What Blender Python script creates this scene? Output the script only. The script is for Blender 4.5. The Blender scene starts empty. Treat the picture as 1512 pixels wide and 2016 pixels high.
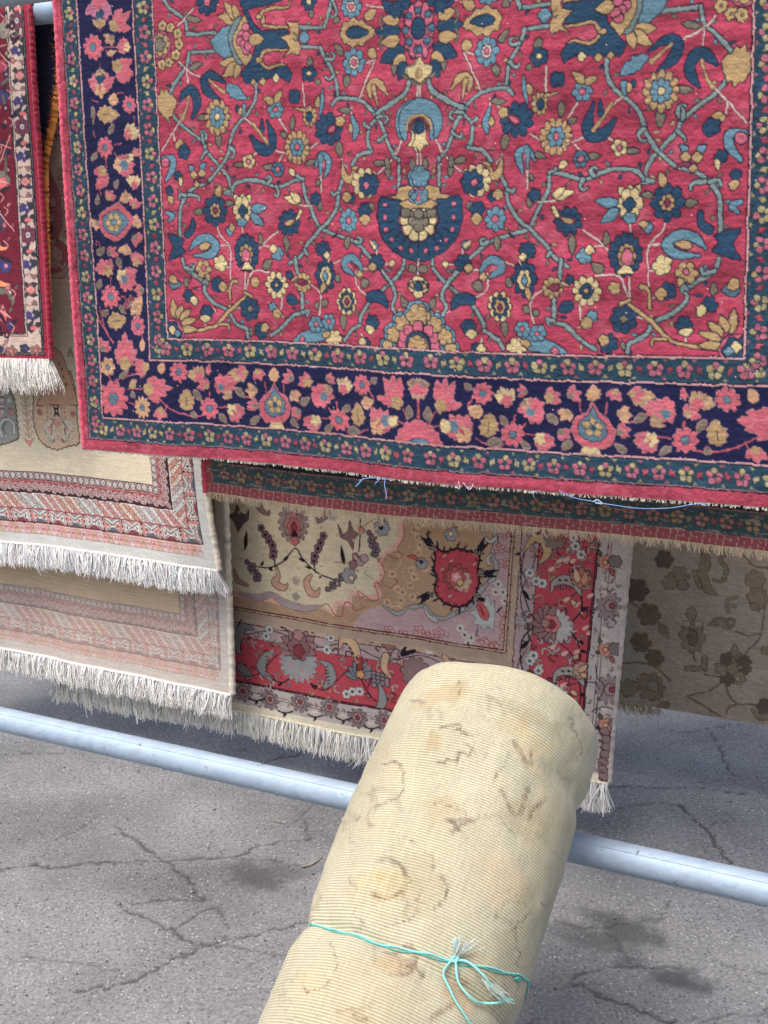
import bpy, math
import numpy as np
from math import radians, sin, cos, pi, tan

sc = bpy.context.scene
COL = sc.collection

# ------------------------------------------------------------------ camera
FPX, PW, PH, HOR, EYE = 2200.0, 1512.0, 2016.0, 504.0, 1.68
PITCH = math.atan((PH / 2 - HOR) / FPX)
cam_d = bpy.data.cameras.new('camera')
cam = bpy.data.objects.new('camera', cam_d)
COL.objects.link(cam)
cam.location = (0, 0, EYE)
cam.rotation_euler = (pi / 2 - PITCH, 0, 0)
cam_d.sensor_fit = 'HORIZONTAL'
cam_d.sensor_width = 36.0
cam_d.lens = 36.0 * FPX / PW
cam_d.clip_start = 0.05
cam_d.clip_end = 500.0
sc.camera = cam
sc.render.resolution_x, sc.render.resolution_y = 768, 1024

# ------------------------------------------------------------------ sky, sun, exposure
SUN_EL, SUN_AZ = radians(63), radians(224)      # azimuth clockwise from +Y
world = bpy.data.worlds.new('World')
sc.world = world
world.use_nodes = True
wn = world.node_tree
wn.nodes.clear()
sky = wn.nodes.new('ShaderNodeTexSky')
sky.sky_type = 'NISHITA'
sky.sun_disc = False
sky.sun_elevation = SUN_EL
sky.sun_rotation = SUN_AZ
sky.air_density, sky.dust_density, sky.ozone_density = 0.9, 6.0, 1.6
bg = wn.nodes.new('ShaderNodeBackground')
bg.inputs['Strength'].default_value = 0.15
wo = wn.nodes.new('ShaderNodeOutputWorld')
wn.links.new(sky.outputs[0], bg.inputs['Color'])
wn.links.new(bg.outputs[0], wo.inputs['Surface'])

sun_d = bpy.data.lights.new('sun', 'SUN')
sun_d.energy = 1.5
sun_d.angle = radians(30)
sun_d.color = (1.0, 0.98, 0.95)
sun = bpy.data.objects.new('sun', sun_d)
COL.objects.link(sun)
sdir = np.array([sin(SUN_AZ) * cos(SUN_EL), cos(SUN_AZ) * cos(SUN_EL), sin(SUN_EL)])
from mathutils import Vector
sun.rotation_euler = Vector(-sdir).to_track_quat('-Z', 'Y').to_euler()
sun.location = (sdir * 6).tolist()

vs = sc.view_settings
vs.view_transform = 'Standard'
vs.look = 'None'
vs.exposure = 0.68
vs.gamma = 1.0
vs.use_curve_mapping = False

# ------------------------------------------------------------------ helpers
def rgb(r, g, b):
    c = np.array([r, g, b], float) / 255.0
    return np.where(c <= 0.04045, c / 12.92, ((c + 0.055) / 1.055) ** 2.4)

def vnoise(x, y, scale, seed=0):
    """smooth value noise in [-1,1]"""
    x = np.asarray(x, float) / scale + 1000.0
    y = np.asarray(y, float) / scale + 1000.0
    xi, yi = np.floor(x).astype(np.int64), np.floor(y).astype(np.int64)
    fx, fy = x - xi, y - yi
    fx, fy = fx * fx * (3 - 2 * fx), fy * fy * (3 - 2 * fy)
    def h(a, b):
        n = (a * 374761393 + b * 668265263 + seed * 1442695041) & 0x7fffffff
        n = ((n ^ (n >> 13)) * 1274126177) & 0x7fffffff
        return ((n ^ (n >> 16)) & 0xffff) / 32767.5 - 1.0
    a = h(xi, yi) * (1 - fx) + h(xi + 1, yi) * fx
    b = h(xi, yi + 1) * (1 - fx) + h(xi + 1, yi + 1) * fx
    return a * (1 - fy) + b * fy

def sstep(a, b, x):
    t = np.clip((x - a) / (b - a), 0, 1)
    return t * t * (3 - 2 * t)

def catmull(pts, n=6, closed=False):
    p = np.asarray(pts, float)
    m = len(p)
    if m < 3:
        return p
    out = []
    rng = range(m) if closed else range(m - 1)
    for i in rng:
        if closed:
            p0, p1, p2, p3 = p[(i - 1) % m], p[i], p[(i + 1) % m], p[(i + 2) % m]
        else:
            p0, p1, p2, p3 = p[max(i - 1, 0)], p[i], p[i + 1], p[min(i + 2, m - 1)]
        for k in range(n):
            t = k / n
            out.append(0.5 * (2 * p1 + (p2 - p0) * t + (2 * p0 - 5 * p1 + 4 * p2 - p3) * t * t + (3 * p1 - p0 - 3 * p2 + p3) * t ** 3))
    if not closed:
        out.append(p[-1])
    return np.array(out)

# ---- things, parts
def tag(o, label=None, cat=None, group=None, kind=None):
    if label: o['label'] = label
    if cat: o['category'] = cat
    if group: o['group'] = group
    if kind: o['kind'] = kind
    return o

def empty(name, loc, label, cat, group=None):
    o = bpy.data.objects.new(name, None)
    COL.objects.link(o)
    o.location = tuple(loc)
    o.empty_display_size = 0.1
    return tag(o, label, cat, group)

def link(name, me, mat, parent=None, kind=None, label=None):
    o = bpy.data.objects.new(name, me)
    COL.objects.link(o)
    if mat is not None:
        me.materials.append(mat)
    if parent is not None:
        o.parent = parent
        if parent.parent is None:
            o.location = -parent.location   # mesh data are in world space
    if kind: o['kind'] = kind
    if label: o['label'] = label
    return o

def raw_mesh(name, V, quads=None, tris=None, col=None, st=None, smooth=True):
    me = bpy.data.meshes.new(name)
    V = np.ascontiguousarray(V, np.float32)
    nq = 0 if quads is None else len(quads)
    nt = 0 if tris is None else len(tris)
    me.vertices.add(len(V))
    me.vertices.foreach_set('co', V.ravel())
    loops = []
    if nq: loops.append(np.asarray(quads, np.int32).ravel())
    if nt: loops.append(np.asarray(tris, np.int32).ravel())
    L = np.concatenate(loops)
    me.loops.add(len(L))
    me.loops.foreach_set('vertex_index', L)
    me.polygons.add(nq + nt)
    starts = np.concatenate([np.arange(nq) * 4, nq * 4 + np.arange(nt) * 3]).astype(np.int32)
    me.polygons.foreach_set('loop_start', starts)
    me.polygons.foreach_set('use_smooth', np.full(nq + nt, smooth))
    me.update(calc_edges=True)
    if col is not None:
        a = me.color_attributes.new('dye', 'FLOAT_COLOR', 'POINT')
        c4 = np.ones((len(V), 4), np.float32)
        c4[:, :3] = np.clip(col.reshape(-1, 3), 0, 1)
        a.data.foreach_set('color', c4.ravel())
    if st is not None:
        a = me.attributes.new('st', 'FLOAT_VECTOR', 'POINT')
        v3 = np.zeros((len(V), 3), np.float32)
        v3[:, :2] = st.reshape(-1, 2)
        a.data.foreach_set('vector', v3.ravel())
    me.validate()
    return me

def grid_quads(nr, nc, wrap=False):
    i = np.arange(nr - 1)[:, None]
    j = np.arange(nc if wrap else nc - 1)[None, :]
    j2 = (j + 1) % nc
    return np.stack(np.broadcast_arrays(i * nc + j, (i + 1) * nc + j, (i + 1) * nc + j2, i * nc + j2), -1).reshape(-1, 4)

def tube_data(pts, rad, sides=6, cap=True):
    """vertices and quads of a tube along pts"""
    p = np.asarray(pts, float)
    r = np.broadcast_to(np.asarray(rad, float), (len(p),))
    tg = np.gradient(p, axis=0)
    tg /= np.linalg.norm(tg, axis=1)[:, None] + 1e-12
    ref = np.array([0.31, 0.17, 0.93]) if abs(tg[0][2]) < 0.9 else np.array([0.9, 0.3, 0.1])
    a = np.cross(tg, ref); a /= np.linalg.norm(a, axis=1)[:, None] + 1e-12
    b = np.cross(tg, a)
    ph = np.arange(sides) / sides * 2 * pi
    V = p[:, None, :] + r[:, None, None] * (a[:, None, :] * np.cos(ph)[None, :, None] + b[:, None, :] * np.sin(ph)[None, :, None])
    V = V.reshape(-1, 3)
    Q = grid_quads(len(p), sides, wrap=True)
    T = []
    if cap:
        n = len(V)
        V = np.vstack([V, p[0], p[-1]])
        for k in range(sides):
            T.append((n, k, (k + 1) % sides))
            o = (len(p) - 1) * sides
            T.append((n + 1, o + (k + 1) % sides, o + k))
    return V, Q, np.array(T, int).reshape(-1, 3)

class Bag:
    """joins many small shapes of ONE part into one mesh"""
    def __init__(self):
        self.V, self.Q, self.T, self.C, self.n = [], [], [], [], 0
    def add(self, V, Q, T, c=None):
        self.V.append(V)
        if len(Q): self.Q.append(np.asarray(Q) + self.n)
        if len(T): self.T.append(np.asarray(T) + self.n)
        self.C.append(np.broadcast_to(np.asarray((1, 1, 1) if c is None else c, float), (len(V), 3)))
        self.n += len(V)
    def mesh(self, name):
        return raw_mesh(name, np.vstack(self.V), np.vstack(self.Q) if self.Q else None, np.vstack(self.T) if self.T else None, col=np.vstack(self.C))

# ---- pinhole used to measure distances in the photograph
CAM = np.array([0, 0, EYE])
CF = np.array([0, cos(PITCH), -sin(PITCH)])
CU = np.array([0, sin(PITCH), cos(PITCH)])
CR = np.array([1.0, 0, 0])
def ray(px, py):
    return CF + CR * (px - PW / 2) / FPX - CU * (py - PH / 2) / FPX
def at(px, py, z):
    return CAM + ray(px, py) * z
def on_ground(px, py, h=0.0):
    d = ray(px, py)
    return CAM + d * ((h - EYE) / d[2])

TH = radians(25)                       # the rails run 25 degrees off the picture plane
EU = np.array([cos(TH), -sin(TH), 0])
EN = np.array([-sin(TH), -cos(TH), 0])
UP = np.array([0, 0, 1.0])

# ------------------------------------------------------------------ materials
def new_mat(name):
    m = bpy.data.materials.new(name)
    m.use_nodes = True
    nt = m.node_tree
    b = nt.nodes['Principled BSDF']
    return m, nt, b

def N(nt, kind, **kw):
    n = nt.nodes.new(kind)
    for k, v in kw.items():
        if k in n.inputs.keys():
            n.inputs[k].default_value = v
        else:
            setattr(n, k, v)
    return n

def mat_pile(name, rough=0.95, sheen=0.25, grain=0.35, gscale=(650, 420), bump=0.5, fade=0.0, wt=None, knot=0.0):
    """wool: dyed knots (attribute), yarn grain, streaks along the weft"""
    m, nt, b = new_mat(name)
    L = nt.links.new
    ca = N(nt, 'ShaderNodeAttribute', attribute_name='dye')
    st = N(nt, 'ShaderNodeAttribute', attribute_name='st')
    mp = N(nt, 'ShaderNodeMapping')
    mp.inputs['Scale'].default_value = (gscale[0], gscale[1], 1)
    L(st.outputs['Vector'], mp.inputs['Vector'])
    n1 = N(nt, 'ShaderNodeTexNoise', Scale=1.0, Detail=2.0, Roughness=0.6)
    L(mp.outputs[0], n1.inputs['Vector'])
    mp2 = N(nt, 'ShaderNodeMapping')
    mp2.inputs['Scale'].default_value = (14, 160, 1)
    L(st.outputs['Vector'], mp2.inputs['Vector'])
    n2 = N(nt, 'ShaderNodeTexNoise', Scale=1.0, Detail=3.0, Roughness=0.65)
    L(mp2.outputs[0], n2.inputs['Vector'])
    ad = N(nt, 'ShaderNodeMath', operation='ADD')
    L(n1.outputs['Fac'], ad.inputs[0]); L(n2.outputs['Fac'], ad.inputs[1])
    mr = N(nt, 'ShaderNodeMapRange')
    mr.inputs['From Min'].default_value = 0.6; mr.inputs['From Max'].default_value = 1.4
    mr.inputs['To Min'].default_value = 1 - grain; mr.inputs['To Max'].default_value = 1 + grain
    L(ad.outputs[0], mr.inputs['Value'])
    mul = N(nt, 'ShaderNodeVectorMath', operation='SCALE')
    L(ca.outputs['Color'], mul.inputs[0]); L(mr.outputs[0], mul.inputs['Scale'])
    L(mul.outputs[0], b.inputs['Base Color'])
    b.inputs['Roughness'].default_value = rough
    b.inputs['Specular IOR Level'].default_value = 0.12
    b.inputs['Sheen Weight'].default_value = sheen
    b.inputs['Sheen Roughness'].default_value = 0.6
    bp = N(nt, 'ShaderNodeBump', Strength=bump, Distance=0.0012)
    L(n1.outputs['Fac'], bp.inputs['Height'])
    L(bp.outputs[0], b.inputs['Normal'])
    return m

def mat_yarn(name, rough=0.8, sheen=0.2):
    m, nt, b = new_mat(name)
    ca = N(nt, 'ShaderNodeAttribute', attribute_name='dye')
    tc = N(nt, 'ShaderNodeTexCoord')
    n1 = N(nt, 'ShaderNodeTexNoise', Scale=220.0, Detail=2.0)
    nt.links.new(tc.outputs['Object'], n1.inputs['Vector'])
    mr = N(nt, 'ShaderNodeMapRange')
    mr.inputs['To Min'].default_value = 0.75; mr.inputs['To Max'].default_value = 1.2
    nt.links.new(n1.outputs['Fac'], mr.inputs['Value'])
    mul = N(nt, 'ShaderNodeVectorMath', operation='SCALE')
    nt.links.new(ca.outputs['Color'], mul.inputs[0]); nt.links.new(mr.outputs[0], mul.inputs['Scale'])
    nt.links.new(mul.outputs[0], b.inputs['Base Color'])
    b.inputs['Roughness'].default_value = rough
    b.inputs['Specular IOR Level'].default_value = 0.15
    b.inputs['Sheen Weight'].default_value = sheen
    return m

M_PILE = mat_pile('wool_pile', sheen=0.03, grain=0.42)
M_FLAT = mat_pile('wool_underside', grain=0.3, gscale=(900, 300), sheen=0.03, bump=0.3)
M_FINE = mat_pile('fine_wool_pile', grain=0.22, gscale=(800, 800), bump=0.25, sheen=0.04)
M_YARN = mat_yarn('cotton_yarn')

# ------------------------------------------------------------------ dye chart of a rug
OUT = rgb(40, 34, 62)
class Chart:
    def __init__(self, s, t, base, warp=0.0011, seed=1, aa=0.0016):
        self.s, self.t, self.aa = s, t, aa
        self.S0, self.T0 = np.meshgrid(s, t)
        S, T = self.S0, self.T0
        self.S = S + warp * (vnoise(S, T, 0.005, seed) + 1.2 * vnoise(S, T, 0.021, seed + 1))
        self.T = T + warp * (vnoise(S, T, 0.005, seed + 2) + 1.2 * vnoise(S, T, 0.021, seed + 3))
        self.c = np.empty(S.shape + (3,)); self.c[:] = base
        self.seed = seed
        self.mir = (1,)
        self.tint = None
    def rough(self, amp, scale, k=0):
        """make the drawn outlines more ragged from here on"""
        self.S = self.S + amp * vnoise(self.S0, self.T0, scale, self.seed + 40 + k)
        self.T = self.T + amp * vnoise(self.S0, self.T0, scale, self.seed + 41 + k)
    def mute(self, k, gain):
        """aged dyes: towards grey, a little darker"""
        g = (self.c @ np.array([.3, .55, .15]))[..., None]
        self.c = (self.c * (1 - k) + g * k) * gain
    def win(self, x0, x1, y0, y1, pad):
        pad += 0.006
        a, b = np.searchsorted(self.s, (x0 - pad, x1 + pad))
        c, d = np.searchsorted(self.t, (y0 - pad, y1 + pad))
        if a >= b or c >= d:
            return None
        return (slice(c, d), slice(a, b))
    def lay(self, w, d, col, out, outc):
        aa = self.aa
        if out > 0:
            cv = np.clip(0.5 - (d - out) / aa, 0, 1)[..., None]
            self.c[w] = self.c[w] * (1 - cv) + outc * cv
        if col is not None:
            cv = np.clip(0.5 - d / aa, 0, 1)[..., None]
            self.c[w] = self.c[w] * (1 - cv) + col * cv
    def stroke(self, pts, w, col, out=0.0, outc=OUT):
        pts = np.asarray(pts, float)
        r = np.broadcast_to(np.asarray(w, float) / 2, (len(pts),))
        for m in self.mir:
            p = pts * (m, 1)
            win = self.win(p[:, 0].min(), p[:, 0].max(), p[:, 1].min(), p[:, 1].max(), r.max() + out)
            if win is None: continue
            S, T = self.S[win], self.T[win]
            d = np.full(S.shape, 9.0)
            for i in range(len(p) - 1):
                a, b = p[i], p[i + 1]
                e = b - a
                h = np.clip(((S - a[0]) * e[0] + (T - a[1]) * e[1]) / (e @ e + 1e-12), 0, 1)
                d = np.minimum(d, np.hypot(S - a[0] - h * e[0], T - a[1] - h * e[1]) - (r[i] + (r[i + 1] - r[i]) * h))
            self.lay(win, d, col, out, outc)
    def poly(self, pts, col, out=0.0, outc=OUT):
        pts = np.asarray(pts, float)
        for m in self.mir:
            p = pts * (m, 1)
            win = self.win(p[:, 0].min(), p[:, 0].max(), p[:, 1].min(), p[:, 1].max(), out)
            if win is None: continue
            S, T = self.S[win], self.T[win]
            d = np.full(S.shape, 9.0); ins = np.zeros(S.shape, bool)
            for i in range(len(p)):
                a, b = p[i - 1], p[i]
                e = b - a
                h = np.clip(((S - a[0]) * e[0] + (T - a[1]) * e[1]) / (e @ e + 1e-12), 0, 1)
                d = np.minimum(d, np.hypot(S - a[0] - h * e[0], T - a[1] - h * e[1]))
                cr = (a[1] > T) != (b[1] > T)
                if abs(e[1]) > 1e-12:
                    ins ^= cr & (S < e[0] * (T - a[1]) / e[1] + a[0])
            self.lay(win, np.where(ins, -d, d), col, out, outc)
    def flower(self, c, rx, ry, n, amp, col, rot=0.0, out=0.0, outc=OUT, half=None):
        for m in self.mir:
            cx, cy = c[0] * m, c[1]
            win = self.win(cx - rx, cx + rx, cy - ry, cy + ry, out + rx * amp)
            if win is None: continue
            X, Y = self.S[win] - cx, self.T[win] - cy
            th = np.arctan2(Y / ry, X * m / rx) + rot
            q = np.hypot(X / rx, Y / ry)
            edge = 1 - amp + amp * np.abs(np.cos(n * th / 2)) ** 0.7 * 1.3 if n else 1.0
            d = (q - edge) * min(rx, ry)
            if half is not None:
                d = np.maximum(d, (Y - 0) * half)
            self.lay(win, d, col, out, outc)
# ------------------------------------------------------------------ hanging sheets
class Sheet:
    """one hanging half of a rug: (s along the rail, t down) in metres -> world"""
    def __init__(self, anchor, z, tau=0.0, sh=0.0, t0=-0.55, rr=0.034, amp=0.01, seed=0, shq=0.0):
        tau = radians(tau)
        self.O = at(anchor[0], anchor[1], z)
        self.n = EN * cos(tau) + UP * sin(tau)
        self.ev = -UP * cos(tau) + EN * sin(tau)
        self.sh, self.t0, self.rr, self.amp, self.seed, self.shq = sh, t0, rr, amp, seed, shq
        self.bend = None
    def st(self, px, py):
        d = ray(px, py)
        k = self.n @ (self.O - CAM) / (self.n @ d)
        P = CAM + k * d - self.O
        u, v = P @ EU, P @ self.ev
        return np.array([u - self.sh * v - self.shq * v * abs(v), v])
    def fold(self, S, T):
        g = sstep(self.t0, self.t0 + 1.15, T)
        k = self.seed
        f = self.amp * g * (np.sin(S * 4.3 + 1.1 + k) + 0.55 * np.sin(S * 9.7 + 2.2 * k + T * 1.5) + 0.30 * np.sin(S * 17 + k + T * 2) * g + 0.18 * np.sin(S * 31 + 2 * k - T * 5) * g * g)
        if self.bend is not None:
            f = f + self.bend(S, T)
        return f
    def pos(self, S, T, off=0.0):
        S, T = np.asarray(S, float), np.asarray(T, float)
        Tc = np.maximum(T, self.t0)
        sag = 0.004 * sstep(self.t0, self.t0 + 1.0, T) * np.sin(S * 5.1 + self.seed * 1.7)
        P = self.O + (S + self.sh * Tc + self.shq * Tc * np.abs(Tc))[..., None] * EU + (Tc + sag)[..., None] * self.ev
        ph = np.maximum(self.t0 - T, 0) / self.rr
        a = self.rr * (np.cos(ph) - 1) + np.where(ph > 0, 0, 1) * self.fold(S, T)
        b = self.rr * np.sin(ph)
        nn = (a + off * np.cos(ph))[..., None] * self.n - (b + off * np.sin(ph))[..., None] * self.ev
        return P + nn

def lines(*spans):
    """breakpoints with steps: (a, b, step), (b, c, step)..."""
    out = []
    for a, b, h in spans:
        n = max(int(round((b - a) / h)), 1)
        out.append(np.linspace(a, b, n, endpoint=False))
    out.append([spans[-1][1]])
    return np.concatenate(out)

def sheet_mesh(name, sh, ch, mat, parent, relief=0.0007, off=0.0, hide=None, label=None, prel=None, edge=None):
    S, T = ch.S0, ch.T0
    lum = ch.c.mean(-1)
    h = relief * (vnoise(S, T, 0.0031, 77) + 0.8 * vnoise(S, T, 0.0123, 78))
    h = h + relief * 0.9 * (sstep(0.02, 0.12, lum) - 1)
    if prel is not None: h = h + prel
    P = sh.pos(S, T if edge is None else T + edge, off + h)
    me = raw_mesh(name, P.reshape(-1, 3), grid_quads(*S.shape), col=ch.c, st=np.stack([S, T], -1))
    return link(name, me, mat, parent, label=label)

def backing(sh, s0, s1, t1, th, parent, col, name='backing', ta=None):
    s = np.linspace(s0, s1, 70)
    t = np.concatenate([np.linspace(sh.t0 - sh.rr * pi / 2, sh.t0, 8)[:-1], np.linspace(sh.t0, t1, 50)])
    S, T = np.meshgrid(s, t)
    P = sh.pos(S, T, -th)
    c = np.empty(S.shape + (3,)); c[:] = col
    c *= 1 + 0.1 * vnoise(S, T, 0.02, 5)[..., None]
    return link(name, raw_mesh(name, P.reshape(-1, 3), grid_quads(*S.shape), col=c, st=np.stack([S, T], -1)), M_FLAT, parent)

def selvedge(sh, s, t1, r, parent, col, name='selvedge', off=0.0, mat=None, wob=0.0006, n=220, ta=None):
    t = np.linspace(sh.t0 - sh.rr * pi / 2 if ta is None else ta, t1, n)
    P = sh.pos(np.full(n, s), t, off)
    P = P + np.random.default_rng(3).normal(0, wob, P.shape)
    V, Q, T = tube_data(P, r * (1 + 0.12 * np.sin(np.arange(n) * 1.7)), 7)
    b = Bag(); b.add(V, Q, T)
    me = b.mesh(name)
    c = np.ones((len(me.vertices), 4), np.float32)
    rg = np.random.default_rng(4)
    ring = np.repeat(np.clip(rg.normal(1, .13, n), .6, 1.4), 7)
    c[:, :3] = col
    c[:n * 7, :3] *= ring[:, None]
    me.color_attributes['dye'].data.foreach_set('color', c.ravel())
    return link(name, me, mat or M_YARN, parent)

def fringe(sh, s0, s1, t, length, parent, col, n, name='fringe', rad=0.0009, seed=0, group=6, lean=0.0, off=0.0, edge=None, var=0.25, jit=0.12, segs=7, curl=0.10, droop=True, kind='stuff', push=0.0):
    """warp ends hanging from an edge, gathered into loose tassels"""
    rg = np.random.default_rng(seed)
    bag = Bag()
    ng = max(n // group, 1)
    gl = rg.normal(lean, 0.13, ng + 2)
    gz = rg.normal(0, 0.07, ng + 2)
    gL = rg.normal(1, var * 0.55, ng + 2); gp = rg.uniform(0, 6.28, ng + 2); gc_ = rg.uniform(.88, 1.05, ng + 2)
    for i in range(n):
        s = s0 + (s1 - s0) * (i + rg.uniform(-.5, .5)) / n
        g = min(int(i / group), ng)
        gc = s0 + (s1 - s0) * (g + .5) * group / n
        L = length * np.clip(gL[g] * rg.normal(1, var * .5), .35, 1.5)
        k = np.linspace(0, 1, segs)
        te = t if edge is None else t + float(edge(s))
        base = sh.pos(np.array(s), np.array(te - 0.002), off)
        gw = np.sin(k * 3.1 + gp[g]) - np.sin(gp[g])
        dx = (gl[g] + rg.normal(0, jit * .6)) * L * k ** 1.3 + (gc - s) * (0.75 * np.sin(np.minimum(k * 2.4, pi / 2)) - .35 * k) + gw * .07 * L + rg.normal(0, curl) * L * np.sin(k * 3.4 + rg.uniform(0, 6)) * k * .6
        dn = (gz[g] + rg.normal(0, .06)) * L * k + .05 * L * np.sin(k * 2.7 + gp[g] * 2) + rg.normal(0, curl * .5) * L * np.sin(k * 3) + push * L * k ** 2
        P = base + dx[:, None] * EU + dn[:, None] * EN - (L * k * 0.97)[:, None] * UP
        r = rad * rg.uniform(.75, 1.35) * np.interp(k, [0, .12, .2, 1], [1.1, 1.35, .95, .5])
        V, Q, T = tube_data(P, r, 3, cap=False)
        bag.add(V, Q, T, np.asarray(col) * gc_[g] * rg.uniform(.88, 1.08) * (1 + rg.normal(0, .03, 3)))
    return link(name, bag.mesh(name), M_YARN, parent, kind=kind)

class Pen:
    """draws chart shapes whose coordinates were measured in enlarged views of the rug"""
    def __init__(self, ch, sh, ow=5.0):
        self.ch, self.sh, self.ow = ch, sh, ow
        self.oc = OUT
        self.zoom = None
    def org(self, x, y, k):
        self.o = (x, y, k)
    def Q(self, x, y):
        if self.zoom:
            cx, cy, K = self.zoom
            x, y = cx + (x - cx) * K, cy + (y - cy) * K
        return self.sh.st(self.o[0] + x / self.o[2], self.o[1] + y / self.o[2])
    def k(self, x, y):
        a = self.Q(x, y); b = self.Q(x, y + 10)
        return np.hypot(*(b - a)) / 10
    def P(self, pts):
        return np.array([self.Q(*p) for p in pts])
    def vine(self, pts, w, col, ow=None, sm=True):
        kk = self.k(*pts[0]); p = self.P(pts)
        ws = np.broadcast_to(np.asarray(w, float), (len(pts),))
        if sm and len(pts) > 2:
            q = catmull(np.hstack([p, ws[:, None]]), 5)
            p, ws = q[:, :2], np.maximum(q[:, 2], 1)
        self.ch.stroke(p, ws * kk, col, (self.ow if ow is None else ow) * kk, self.oc)
    def line(self, pts, w, col=None, sm=True):
        kk = self.k(*pts[0]); p = self.P(pts)
        if sm and len(pts) > 2: p = catmull(p, 5)
        self.ch.stroke(p, w * kk, self.oc if col is None else col)
    def fl(self, x, y, r, n, col, ry=None, amp=0.22, rot=0.0, ow=None, half=None):
        kk = self.k(x, y)
        self.ch.flower(self.Q(x, y), r * kk, (ry or r) * kk, n, amp if n else 0, col, rot, (self.ow if ow is None else ow) * kk, self.oc, half)
    def petals(self, x, y, r, n, ry=None, rot=0.0):
        """dark lines between the petals of a large flower"""
        ry = ry or r
        for k in range(n):
            an = (2 * k + 1) * pi / n - rot
            self.line([(x + r * .5 * cos(an), y + ry * .5 * sin(an)), (x + r * .92 * cos(an), y + ry * .92 * sin(an))], max(3.2, r * .055), sm=False)
    def rings(self, x, y, *rs, ratio=1.0, ow=None):
        for r, n, col in rs:
            self.fl(x, y, r, n, col, ry=r * ratio, ow=ow)
            if n and r > 34: self.petals(x, y, r, n, r * ratio)
    def leaf(self, x1, y1, x2, y2, w, col, ow=None, teeth=0):
        kk = self.k(x1, y1)
        a, b = self.Q(x1, y1), self.Q(x2, y2)
        e = b - a; L = np.hypot(*e) + 1e-9; nrm = np.array([-e[1], e[0]]) / L
        h = np.linspace(0, 1, 9)
        prof = np.sin(pi * h ** 0.75) ** 0.8 * w * kk / 2
        if teeth: prof = prof * (1 + 0.35 * (np.arange(9) % 2))
        pts = np.vstack([a + e * h[:, None] + nrm * prof[:, None], (a + e * h[:, None] - nrm * prof[:, None])[::-1][1:-1]])
        self.ch.poly(pts, col, (self.ow if ow is None else ow) * kk, self.oc)
    def pg(self, col, pts, sm=False, ow=None):
        p = self.P(pts)
        if sm: p = catmull(p, 4, True)
        kk = self.k(*pts[0])
        self.ch.poly(p, col, (self.ow if ow is None else ow) * kk, self.oc)
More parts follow.
